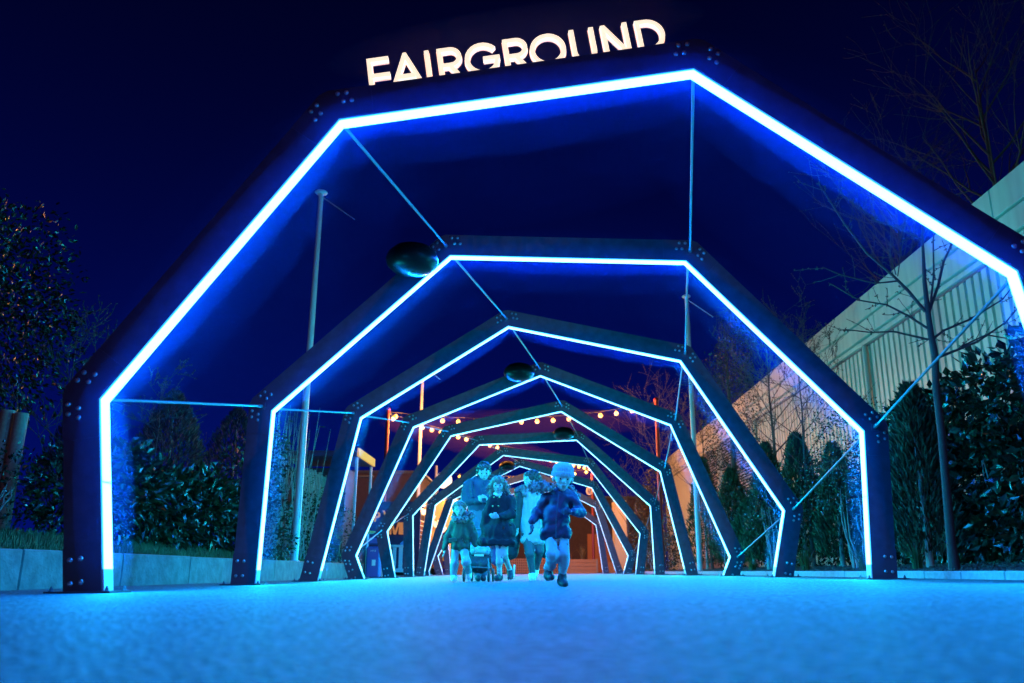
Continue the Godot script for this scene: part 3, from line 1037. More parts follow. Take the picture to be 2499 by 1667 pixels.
func plants() -> void:
	leaf_mat()
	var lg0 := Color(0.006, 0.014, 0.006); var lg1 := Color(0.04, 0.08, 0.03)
	# --- left
	var lumps := []
	for i in 9:
		lumps.append([Vector3(rng.randf_range(-0.15, 0.15), 0.55 + rng.randf() * 0.25, 2.6 - i * 0.65), Vector3(0.74, 0.76, 0.62), 620])
	shrub("laurel_hedge", "clipped glossy laurel hedge on the left bank beyond the nearest arch", "hedge", Vector3(-6.35, 0.45, -14.6), lumps, 0.17, 0.045, lg0, lg1, 9, 0.8)
	lumps = []
	for i in 7:
		lumps.append([Vector3(rng.randf_range(-0.2, 0.2), 0.4 + rng.randf() * 0.4, 1.8 - i * 0.6), Vector3(0.6, 0.75, 0.55), 420])
	shrub("low_hedge", "dim low hedge on the left bank in front of the timber posts", "hedge", Vector3(-6.9, 0.5, -10.2), lumps, 0.07, 0.02, Color(0.012, 0.018, 0.012), Color(0.035, 0.05, 0.03), 7, 0.6)
	lumps = [[Vector3(0, 1.5, 0), Vector3(0.75, 0.85, 0.7), 900], [Vector3(0.3, 2.1, -0.2), Vector3(0.5, 0.6, 0.5), 500], [Vector3(-0.4, 1.0, 0.3), Vector3(0.6, 0.7, 0.6), 600]]
	shrub("loose_shrub", "loose leafy shrub growing up behind the end of the laurel hedge", "shrub", Vector3(-6.05, 0.4, -17.6), lumps, 0.11, 0.026, lg0, Color(0.06, 0.11, 0.05), 6, 1.6)
	lumps = [[Vector3(0, 4.6, 0), Vector3(1.7, 1.9, 1.7), 4200], [Vector3(0.5, 3.4, 0.4), Vector3(1.6, 1.5, 1.6), 3600], [Vector3(-0.8, 5.3, 0.2), Vector3(1.2, 1.3, 1.2), 2400], [Vector3(-0.4, 2.6, 0.8), Vector3(1.5, 1.0, 1.4), 2000]]
	var o := thing("evergreen_tree", "large dark evergreen tree with glossy leaves at the far left", "tree", Vector3(-10.1, 0.5, -14.2))
	var t := B.new(); t.tube([Vector3.ZERO, Vector3(0.1, 2.5, 0), Vector3(0, 5.0, 0)], [0.2, 0.15, 0.05], 10)
	part("trunk", t, M.bark, o)
	part("crown", leafage(lumps, 0.115, 0.03, Color(0.006, 0.011, 0.008), Color(0.025, 0.045, 0.025), 0.3, 0.3), M.leaf, o).set_meta("kind", "stuff")
	conifer("rusty brown feathery conifer standing behind the laurel hedge", Vector3(-8.9, 0.6, -20.2), 3.7, 1.25, Color(0.05, 0.022, 0.010), Color(0.13, 0.055, 0.022), 6500)
	conifer("broad dark conifer left of the rusty brown one", Vector3(-10.6, 0.7, -19.5), 3.4, 1.3, Color(0.010, 0.016, 0.014), Color(0.025, 0.04, 0.03), 4500)
	conifer("dark conifer behind the two nearer ones on the left bank", Vector3(-9.2, 0.7, -25.5), 4.2, 1.5, Color(0.010, 0.016, 0.014), Color(0.025, 0.04, 0.03), 4500)
	bare_tree("thin leafless sapling between the timber posts and the nearest arch", Vector3(-8.3, 0.6, -14.5), 4.0, 0.03, 0.25, 3, 0.9)
	bare_tree("thin leafless sapling behind the laurel hedge", Vector3(-8.0, 0.6, -17.6), 3.6, 0.03, 0.2, 3, 1.0)
	# bamboo clump
	o = thing("bamboo", "tall clump of bamboo with thin upright canes beside the left flagpole", "bamboo", Vector3(-5.75, 0.36, -18.9))
	var cb := B.new(); var lb := B.new()
	for i in 90:
		var p := Vector3(rng.randf_range(-0.7, 0.65), 0, rng.randf_range(-0.9, 0.9))
		var h := rng.randf_range(2.2, 3.5)
		var d := Vector3(rng.randf_range(-0.5, 0.5), h, rng.randf_range(-0.3, 0.3))
		cb.tube([p, p + d * 0.5 + Vector3(0, 0.05, 0), p + d], [0.009, 0.008, 0.003], 4, false)
		for k in 16:
			var q := p + d * rng.randf_range(0.3, 1.0)
			var e := (rand_dir() + Vector3(0, -0.5, 0)).normalized()
			lb.leaf(q, e, e.cross(rand_dir()).normalized(), rng.randf_range(0.1, 0.18), 0.01, lg0.lerp(lg1, rng.randf()))
	part("canes", cb, M.pale_bark, o).set_meta("kind", "stuff")
	part("foliage", lb, M.leaf, o).set_meta("kind", "stuff")
	for q in [[Vector3(-5.6, 0.3, -21.2), 1.0, "dark leafy shrub in front of the slatted fence on the left"], [Vector3(-5.5, 0.3, -23.6), 1.15, "dark leafy shrub beside the blue litter bin"], [Vector3(-5.35, 0.3, -17.0), 0.9, "small leafy shrub at the foot of the bamboo"]]:
		var s: float = q[1]
		shrub("dark_shrub", q[2], "shrub", q[0], [[Vector3(0, 0.7, 0) * s, Vector3(0.6, 0.75, 0.6) * s, 900], [Vector3(0.2, 0.35, 0.2) * s, Vector3(0.55, 0.4, 0.55) * s, 500], [Vector3(-0.2, 1.3, -0.1) * s, Vector3(0.4, 0.5, 0.4) * s, 350]], 0.09, 0.022, lg0, lg1, 5, 0.6, "dark shrubs along the left wall")

	# --- right, nearest: tall large-leaved hedge
	lumps = []
	for i in 11:
		var zz := 2.9 - i * 0.62
		lumps.append([Vector3(rng.randf_range(-0.15, 0.2), 2.25 + rng.randf() * 0.25, zz), Vector3(0.8, 0.75, 0.6), 430])
		lumps.append([Vector3(rng.randf_range(-0.1, 0.2), 1.35, zz - 0.3), Vector3(0.85, 0.8, 0.6), 430])
		lumps.append([Vector3(rng.randf_range(-0.1, 0.2), 0.55, zz), Vector3(0.75, 0.6, 0.6), 330])
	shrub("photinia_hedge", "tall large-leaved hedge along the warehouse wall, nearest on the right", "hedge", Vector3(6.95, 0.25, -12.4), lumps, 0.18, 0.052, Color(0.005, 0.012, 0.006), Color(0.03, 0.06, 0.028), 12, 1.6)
	conifer("dark columnar conifer against the tall hedge, right of the second arch", Vector3(6.0, 0.22, -13.1), 2.75, 0.62, Color(0.008, 0.022, 0.010), Color(0.03, 0.075, 0.03), 6000, 0.15)
	young_tree()
	# multi-stemmed shrubs
	for q in [[Vector3(5.85, 0.2, -15.4), 1.25, "multi-stemmed small-leaved shrub between the second and third arches on the right"], [Vector3(6.7, 0.22, -17.0), 1.35, "taller small-leaved shrub behind the multi-stemmed one"], [Vector3(5.6, 0.2, -19.6), 0.95, "small-leaved shrub with pale stems right of the fourth arch"], [Vector3(5.7, 0.2, -24.6), 1.0, "small-leaved shrub with pale stems near the right flagpole"]]:
		var s: float = q[1]
		shrub("stemmed_shrub", q[2], "shrub", q[0], [[Vector3(0, 1.75, 0) * s, Vector3(0.62, 0.75, 0.7) * s, 1500], [Vector3(0.25, 1.2, 0.1) * s, Vector3(0.6, 0.55, 0.7) * s, 1100], [Vector3(-0.3, 1.25, -0.2) * s, Vector3(0.45, 0.5, 0.6) * s, 700]], 0.055, 0.016, Color(0.014, 0.028, 0.016), Color(0.05, 0.10, 0.05), 6, 1.4, "pale-stemmed shrubs in the right planting bed")
	var cg0 := Color(0.008, 0.028, 0.008); var cg1 := Color(0.035, 0.10, 0.03)
	conifer("bushy green conifer right of the fourth arch", Vector3(5.7, 0.2, -20.8), 2.1, 0.62, cg0, cg1, 6000, 0.2)
	conifer("bushy green conifer behind the third arch on the right", Vector3(5.75, 0.2, -22.4), 1.75, 0.6, cg0, cg1, 5000, 0.45)
	conifer("taller green conifer beside the right flagpole", Vector3(6.0, 0.2, -25.4), 2.9, 0.7, cg0, cg1, 5000, 0.2)
	conifer("tall green conifer in front of the louvred wall", Vector3(6.2, 0.2, -30.5), 3.9, 0.8, cg0, cg1, 5000, 0.2)
	conifer("slim green conifer close to the multi-stemmed shrub", Vector3(6.6, 0.22, -18.4), 2.6, 0.55, cg0, cg1, 4500, 0.2)
	lumps = []
	for i in 12:
		var zz := 4.0 - i * 0.75
		lumps.append([Vector3(rng.randf_range(-0.2, 0.2), 0.7, zz), Vector3(0.6, 0.8, 0.7), 420])
		lumps.append([Vector3(rng.randf_range(0.0, 0.3), 1.5, zz), Vector3(0.55, 0.6, 0.6), 260])
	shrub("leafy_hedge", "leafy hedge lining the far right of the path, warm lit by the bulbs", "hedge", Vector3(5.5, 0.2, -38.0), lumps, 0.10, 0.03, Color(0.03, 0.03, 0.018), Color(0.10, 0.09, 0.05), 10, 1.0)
	lumps = []
	for i in 15:
		var zz := 9.5 - i * 1.3
		lumps.append([Vector3(rng.randf_range(-0.2, 0.2), 0.8, zz), Vector3(0.7, 0.9, 0.95), 420])
		lumps.append([Vector3(rng.randf_range(-0.2, 0.2), 1.9 + rng.randf() * 0.35, zz + 0.4), Vector3(0.65, 0.8, 0.9), 420])
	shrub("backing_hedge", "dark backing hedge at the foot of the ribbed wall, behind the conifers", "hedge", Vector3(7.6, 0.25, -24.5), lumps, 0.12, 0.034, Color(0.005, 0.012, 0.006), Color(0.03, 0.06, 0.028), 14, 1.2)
	conifer("dark green conifer between the third and fourth arch feet", Vector3(6.4, 0.22, -20.2), 3.1, 0.7, cg0, cg1, 5000, 0.2)
	conifer("dark green conifer standing behind the bushy one near the flagpole", Vector3(6.6, 0.22, -23.6), 3.4, 0.75, cg0, cg1, 5000, 0.2)
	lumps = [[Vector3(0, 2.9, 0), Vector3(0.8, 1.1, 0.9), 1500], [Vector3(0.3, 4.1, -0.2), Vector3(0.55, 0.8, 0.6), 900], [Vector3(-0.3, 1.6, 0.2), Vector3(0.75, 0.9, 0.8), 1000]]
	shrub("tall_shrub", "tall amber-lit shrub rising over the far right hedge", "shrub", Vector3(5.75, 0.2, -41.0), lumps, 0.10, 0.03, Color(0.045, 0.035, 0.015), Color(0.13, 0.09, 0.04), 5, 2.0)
	lumps = [[Vector3(0, 5.2, 0), Vector3(1.0, 2.6, 1.3), 4200], [Vector3(0.2, 7.0, 0.3), Vector3(0.6, 1.6, 0.8), 2000], [Vector3(-0.2, 2.8, -0.3), Vector3(0.9, 1.5, 1.1), 2200]]
	o = thing("evergreen_tree", "tall dense evergreen tree between the right flagpole and the warehouse", "tree", Vector3(6.75, 0.22, -28.2))
	t = B.new(); t.tube([Vector3.ZERO, Vector3(0.05, 4.0, 0), Vector3(0, 8.2, 0)], [0.13, 0.09, 0.02], 8)
	part("trunk", t, M.bark, o)
	part("crown", leafage(lumps, 0.08, 0.02, Color(0.012, 0.02, 0.012), Color(0.04, 0.06, 0.035), 0.0, 0.3), M.leaf, o).set_meta("kind", "stuff")
	bare_tree("leafless young tree behind the third arch on the right", Vector3(6.45, 0.22, -19.9), 5.4, 0.06, 0.45, 3, 1.0)
	bare_tree("tall leafless tree with dense twigs in front of the ribbed wall", Vector3(7.3, 0.25, -25.2), 7.4, 0.08, 0.35, 4, 0.7)
	bare_tree("leafless tree in front of the louvred wall", Vector3(6.9, 0.22, -33.2), 6.5, 0.07, 0.35, 4, 0.8)
	bare_tree("leafless tree beside the right red pole", Vector3(5.6, 0.2, -36.6), 7.8, 0.06, 0.4, 3, 0.5)
	bare_tree("leafless tree at the far right, behind the amber-lit shrub", Vector3(4.9, 0.2, -43.5), 5.6, 0.06, 0.35, 3, 0.7)
	bare_tree("big leafless tree rising behind the warehouse roof at the far right", Vector3(13.4, 0.2, -22.0), 15.5, 0.18, 0.5, 3, 0.7)
	bare_tree("leafless tree top showing over the warehouse roof", Vector3(11.3, 0.2, -24.6), 13.0, 0.16, 0.6, 3, 0.6)
	for q in [[Vector3(5.35, 0.17, -16.9), 0.55], [Vector3(5.45, 0.17, -14.2), 0.5], [Vector3(5.35, 0.17, -18.1), 0.42], [Vector3(5.5, 0.18, -12.4), 0.45], [Vector3(5.5, 0.18, -21.6), 0.4]]:
		grass_tuft(["clump of arching green grass behind the third arch foot", "clump of arching grass under the multi-stemmed shrub", "small grass clump beside the fourth arch foot", "clump of grass at the foot of the columnar conifer", "small clump of grass under the bushy conifers"][[0.55, 0.5, 0.42, 0.45, 0.4].find(q[1])], q[0], q[1], 110, Color(0.02, 0.05, 0.012), Color(0.07, 0.14, 0.03), "grass clumps in the right planting bed")

func young_tree() -> void:
	var o := thing("bare_tree", "slender leafless young tree with pale trunk in front of the tall right hedge", "tree", Vector3(5.38, 0.2, -11.1), 0.0, "leafless young trees")
	var t := B.new()
	var tp := [[5.38, 0.18], [5.38, 0.5], [5.41, 1.2], [5.44, 1.92], [5.45, 2.56], [5.49, 3.02], [5.47, 3.31], [5.47, 3.63], [5.48, 4.07], [5.53, 4.66], [5.62, 5.47]]
	var tr := [0.072, 0.058, 0.053, 0.05, 0.048, 0.046, 0.042, 0.036, 0.028, 0.018, 0.008]
	var pts := []
	for q in tp: pts.append(Vector3(q[0] - 5.38, q[1] - 0.2, rng.randf_range(-0.01, 0.01)))
	t.tube(pts, tr, 10)
	part("trunk", t, M.bark, o)
	var b := B.new(); var bb := B.new()
	for l in [
		[0.024, [5.44, 3.63], [5.25, 3.96], [5.07, 4.21], [4.78, 4.54], [4.53, 5.0], [4.36, 5.39], [4.24, 5.68]],
		[0.018, [5.44, 3.39], [5.21, 3.59], [4.96, 3.76], [4.61, 3.84], [4.24, 4.11]],
		[0.013, [5.11, 4.08], [4.83, 4.07], [4.38, 4.23], [4.17, 4.37]],
		[0.016, [5.43, 3.23], [5.01, 3.37], [4.74, 3.38], [4.41, 3.45]],
		[0.022, [5.48, 3.61], [5.68, 4.01], [5.83, 4.4], [5.97, 4.62], [6.15, 5.02], [6.25, 5.47]],
		[0.016, [5.5, 3.63], [5.61, 4.17], [5.65, 4.66], [5.74, 5.1]],
		[0.02, [5.49, 3.24], [5.64, 3.35], [6.0, 3.5], [6.45, 3.77], [6.63, 3.99]],
		[0.02, [5.54, 2.98], [6.05, 3.18], [6.44, 3.44], [6.65, 3.69]],
		[0.014, [5.86, 3.13], [6.24, 3.31], [6.69, 3.24]],
		[0.013, [5.53, 4.7], [5.27, 4.86], [4.92, 5.04], [4.74, 5.22]],
		[0.008, [5.1, 4.17], [5.04, 4.46], [5.07, 4.86]],
		[0.008, [5.12, 4.15], [5.23, 4.66], [5.29, 4.94]]]:
		pts = []
		var rr := []
		var n: int = l.size() - 1
		var lean := rng.randf_range(-0.35, 0.35)
		for i in n:
			pts.append(Vector3(l[i + 1][0] - 5.38, l[i + 1][1] - 0.2, lean * i / float(n)))
			rr.append(l[0] * (1.0 - 0.75 * i / float(n)))
		b.tube(pts, rr, 6, false)
		for i in range(1, n):
			for k in 2:
				var q: Vector3 = pts[i].lerp(pts[i - 1], rng.randf())
				var d: Vector3 = ((pts[i] - pts[i - 1]).normalized() + rand_dir() * 0.9).normalized()
				limb(b, bb, q, d, rng.randf_range(0.15, 0.45), 0.006, 0, 0.05)
			bud(bb, pts[i], 0.045)
	part("branches", b, M.bark, o).set_meta("kind", "stuff")
	bb.col.clear()
	part("buds", bb, M.bud, o).set_meta("kind", "stuff")

# ------------------------------------------------------------------ things beside and beyond the tunnel
func props() -> void:
	M.timber = tri_mat(noise_tex(0.02, lin(0.22, 0.17, 0.12), lin(0.36, 0.29, 0.21), 61), 1.5, 0.8, bump_tex(0.05, 62), 0.4)
	M.orange_wood = tri_mat(noise_tex(0.02, lin(0.30, 0.13, 0.05), lin(0.42, 0.20, 0.08), 63), 1.5, 0.7)
	M.plum = tri_mat(noise_tex(0.01, lin(0.035, 0.02, 0.03), lin(0.05, 0.03, 0.042), 65), 0.5, 0.8)
	M.lilac = mat(lin(0.50, 0.46, 0.52), 0.5)
	M.navy = mat(lin(0.015, 0.02, 0.07), 0.5)
	M.white = mat(lin(0.75, 0.73, 0.70), 0.5)
	M.yellow = mat(lin(0.60, 0.36, 0.04), 0.5)
	M.blue = mat(lin(0.02, 0.09, 0.32), 0.4)
	M.letter_face = glow_mat(Color(1.0, 0.42, 0.12), 0.40)
	M.letter_face.albedo_color = lin(0.6, 0.26, 0.07)
	M.fascia = glow_mat(Color(1.0, 0.60, 0.18), 0.60)  # kiosk fascia: warm light falling on it is painted as its own glow
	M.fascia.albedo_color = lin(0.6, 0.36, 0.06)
	# timber posts at the far left
	for q in [[-7.98, 2.0, 0.105], [-7.78, 2.02, 0.1], [-7.57, 1.98, 0.1]]:
		var b := B.new()
		b.tube([Vector3.ZERO, Vector3(0, q[1] * 0.5, 0), Vector3(0.01, q[1], 0)], [q[2], q[2] * 0.98, q[2] * 0.96], 14)
		one("timber_post", b, M.timber, ["leftmost of three upright round timber posts on the left bank", "middle one of three upright round timber posts on the left bank", "right one of three upright round timber posts on the left bank"][[-7.98, -7.78, -7.57].find(q[0])], "post", "round timber posts", Transform3D(Basis(), Vector3(q[0], 0.35, -12.0)))
	# slatted fence beside the kiosk
	var o := thing("slatted_fence", "fence of thin upright timber slats behind the left shrubs", "fence", Vector3(-6.1, 0.3, -22.0))
	for i in 26:
		var b := B.new()
		b.cbox(Vector3(0, 1.25 + rng.randf_range(-0.05, 0.05), -i * 0.17), Vector3(0.05, 2.5, 0.06), 0.006)
		part("slat", b, M.timber, o)
	for y in [0.5, 2.1]:
		var b := B.new(); b.box(Vector3(-0.05, y, -2.1), Vector3(0.04, 0.07, 4.4))
		part("rail", b, M.timber, o)
	# kiosk
	o = thing("kiosk", "small dark kiosk with flat roof and a yellow fascia whose warm light is painted on as a glow on the left", "kiosk", Vector3(-5.0, 0.25, -23.9))
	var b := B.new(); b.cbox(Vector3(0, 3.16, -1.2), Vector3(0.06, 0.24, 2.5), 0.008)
	part("painted_light_fascia", b, M.fascia, o)  # no lamp: the warm light on the board is put into its glow
	b = B.new(); b.cbox(Vector3(-1.2, 3.12, -1.2), Vector3(2.3, 0.16, 2.5), 0.01)
	part("roof", b, M.navy, o)
	for q in [[-0.06, -0.1], [-0.06, -2.3], [-2.2, -0.1], [-2.2, -2.3]]:
		b = B.new(); b.cbox(Vector3(q[0], 1.5, q[1]), Vector3(0.07, 3.04, 0.07), 0.006)
		part("post", b, M.lilac, o)
	b = B.new(); b.box(Vector3(-1.3, 1.4, -1.5), Vector3(1.6, 2.8, 1.4))
	part("cabin", b, M.plum, o)
	# litter bin
	o = thing("litter_bin", "blue litter bin with rounded hood standing behind the left wall", "bin", Vector3(-4.42, gy(-4.4), -24.0))
	b = B.new(); b.cbox(Vector3(0, 0.42, 0), Vector3(0.38, 0.84, 0.38), 0.03)
	part("body", b, M.blue, o)
	b = B.new(); b.cbox(Vector3(0, 0.98, 0), Vector3(0.34, 0.2, 0.34), 0.05)
	part("hood", b, M.blue, o)
	b = B.new(); b.box(Vector3(0, 0.865, 0), Vector3(0.30, 0.05, 0.30))
	part("slot", b, M.navy, o)
	b = B.new(); b.box(Vector3(0.03, 0.4, 0.194), Vector3(0.10, 0.16, 0.006))
	part("label_plate", b, M.white, o)
	for k in 4:
		b = B.new(); b.box(Vector3(-0.06 + k * 0.04, 0.72, 0.193), Vector3(0.012, 0.035, 0.005))
		part("vent", b, M.white, o)
	b = B.new()
	b.lathe([Vector2(0.0, 0.0), Vector2(0.18, 0.02), Vector2(0.26, 0.06), Vector2(0.27, 0.085), Vector2(0.0, 0.11)], 16)  # shallow yellow disc on a thin stem
	one("yellow_disc", b, M.yellow, "flat round yellow disc above the blue litter bin", "lamp", "", Transform3D(Basis(), Vector3(-4.75, 1.12, -24.4)))
	b = B.new(); b.tube([Vector3(0, -1.2, 0), Vector3(0, 0.02, 0)], [0.035, 0.03], 8)
	part("stem", b, M.steel, get_node("yellow_disc"))
	# white barrier
	o = thing("picket_barrier", "pale painted barrier with wide upright boards left of the fifth arch", "barrier", Vector3(-4.55, gy(-4.5), -29.0))
	b = B.new(); b.cbox(Vector3(0, 1.0, 0), Vector3(0.95, 0.08, 0.08), 0.01); part("top_rail", b, M.lilac, o)
	b = B.new(); b.cbox(Vector3(0, 0.2, 0), Vector3(0.95, 0.12, 0.05), 0.01); part("bottom_rail", b, M.lilac, o)
	for i in 4:
		b = B.new(); b.cbox(Vector3(-0.33 + i * 0.22, 0.6, 0.0), Vector3(0.13, 0.74, 0.03), 0.006)
		part("board", b, M.lilac, o)
	for sx in [-0.42, 0.42]:
		b = B.new(); b.cbox(Vector3(sx, 0.07, 0), Vector3(0.08, 0.14, 0.3), 0.01); part("foot", b, M.lilac, o)
	# marquee letter board
	o = thing("marquee_sign", "dark board with orange bulb letters left of the tunnel's middle", "sign", Vector3(-5.05, 0.1, -30.0))
	b = B.new(); b.cbox(Vector3(0.1, 1.2, -0.06), Vector3(2.0, 2.4, 0.08), 0.01); part("board", b, M.navy, o)
	var dot := B.new(); dot.ball(Vector3.ZERO, Vector3.ONE * 0.018, Basis(), 6, 4)
	var font := SystemFont.new()
	font.font_names = PackedStringArray(["Droid Sans"])
	font.font_weight = 700
	for q in [["P", -0.45, 1.85, 0.34], ["Y", -0.13, 1.92, 0.30], ["M", 0.22, 1.45, 0.42], ["E", 0.56, 1.45, 0.42]]:
		var tm := TextMesh.new()
		tm.text = q[0]; tm.font = font; tm.font_size = 64; tm.pixel_size = q[3] / 46.0; tm.depth = 0.06
		tm.horizontal_alignment = HORIZONTAL_ALIGNMENT_CENTER; tm.vertical_alignment = VERTICAL_ALIGNMENT_CENTER
		part("marquee_letter", tm, M.letter_face, o, Transform3D(Basis(), Vector3(q[1], q[2], 0.02)))
	b = B.new()
	b.extrude(PackedVector2Array([Vector2(0.42, 0.94), Vector2(0.62, 1.12), Vector2(0.62, 1.02), Vector2(0.54, 0.94), Vector2(0.62, 0.80), Vector2(0.62, 0.70)]), 0.0, 0.03)
	part("chevron", b, mat(lin(0.05, 0.25, 0.55), 0.5), o)
	# plum shed behind
	o = thing("plum_building", "big plain plum-coloured building on the left behind the kiosk", "building", Vector3(-10.5, -0.1, -45.0))
	b = B.new(); b.box(Vector3(0, 2.65, -3), Vector3(9.0, 5.3, 6.0)); part("wall", b, M.plum, o)
	b = B.new(); b.cbox(Vector3(0, 5.36, -3), Vector3(9.2, 0.14, 6.2), 0.02); part("coping", b, M.steel, o)
	b = B.new(); b.cbox(Vector3(-0.5, 5.1, 0.1), Vector3(5.0, 0.1, 0.2), 0.02); part("gutter", b, M.clad_dark, o)
	stall()
	far_end()

func stall() -> void:
	M.warm_wall = mat(lin(0.62, 0.42, 0.16), 0.6)
	M.rust = mat(lin(0.34, 0.12, 0.05), 0.6)
	var o := thing("fairground_stall", "brightly lit fairground stall with white scalloped canopies on the left", "stall", Vector3(-5.9, 0.0, -47.0))
	var b := B.new(); b.cbox(Vector3(0.2, 2.6, -0.2), Vector3(2.6, 3.0, 0.12), 0.02); part("back_wall", b, M.warm_wall, o)
	b = B.new(); b.cbox(Vector3(0.9, 1.0, 0.5), Vector3(0.12, 2.0, 3.0), 0.02); part("counter_front", b, M.navy, o)
	b = B.new(); b.cbox(Vector3(0.0, 0.55, 1.2), Vector3(1.4, 1.1, 0.1), 0.02); part("low_panel", b, M.rust, o)
	for k in 14:
		b = B.new(); b.cbox(Vector3(-0.05, 1.15 + k * 0.12, 1.25), Vector3(0.36, 0.05, 0.03), 0.005, Basis(Vector3(0, 0, 1), -0.35))
		part("diagonal_slat", b, M.white if k % 2 else M.rust, o)
	b = B.new(); b.tube([Vector3(-0.28, 0, 1.5), Vector3(-0.28, 4.2, 1.5)], [0.07, 0.07], 10); part("post", b, M.lilac, o)
	b = B.new(); b.cbox(Vector3(-0.4, 1.95, 1.6), Vector3(0.36, 0.55, 0.05), 0.01); part("blue_panel", b, mat(lin(0.03, 0.18, 0.5), 0.5), o)
	M.canopy_light = glow_mat(Color(1.0, 0.88, 0.78), 1.6)
	for q in [[0.15, 3.3, 1.3], [1.0, 2.55, 0.6], [1.5, 4.1, -0.4]]:
		for k in 5:
			b = B.new()
			b.extrude(PackedVector2Array([Vector2(-0.14, 0), Vector2(0.14, 0), Vector2(0.14, -0.2), Vector2(0.07, -0.29), Vector2(0.0, -0.31), Vector2(-0.07, -0.29), Vector2(-0.14, -0.2)]), -0.02, 0.02, Transform3D(Basis(Vector3(0, 0, 1), -0.5), Vector3(q[0] - 0.5 + k * 0.245, q[1] + 0.28 - k * 0.135, q[2])))
			part("canopy_scallop", b, M.white, o)
		var lamp := B.new(); lamp.cbox(Vector3(q[0], q[1] + 0.2, q[2] + 0.25), Vector3(0.45, 0.06, 0.06), 0.01)
		part("lamp_tube", lamp, M.canopy_light, o)
		var l := OmniLight3D.new()
		l.name = "lamp_light"; l.light_color = Color(1.0, 0.72, 0.42); l.light_energy = 2.5; l.light_size = 0.1; l.omni_range = 40.0; l.omni_attenuation = 2.0; l.shadow_enabled = true
		o.add_child(l, true)
		l.position = Vector3(q[0], q[1] - 0.1, q[2] + 0.7)
	for k in 3:
		b = B.new(); b.cbox(Vector3(1.35, 0.9 + k * 0.75, -0.6), Vector3(0.9, 0.5, 0.06), 0.02)
		part("prize_panel", b, [M.yellow, M.white, M.warm_wall][k], o)
	o = thing("ride_sign", "round white lit sign on a cream post behind the stall", "sign", Vector3(-5.9, 0, -51.5))
	b = B.new(); b.tube([Vector3.ZERO, Vector3(0, 6.4, 0)], [0.09, 0.08], 10); part("post", b, M.pole, o)
	b = B.new(); b.lathe([Vector2(0, 0), Vector2(0.5, 0.0), Vector2(0.5, 0.1), Vector2(0, 0.1)], 20, Transform3D(Basis(Vector3.RIGHT, PI / 2), Vector3(0.5, 5.5, 0)))
	part("lit_disc", b, M.canopy_light, o)
	b = B.new(); b.cbox(Vector3(0.05, 5.2, 0.0), Vector3(0.2, 0.9, 0.12), 0.02); part("bracket_panel", b, M.warm_wall, o)

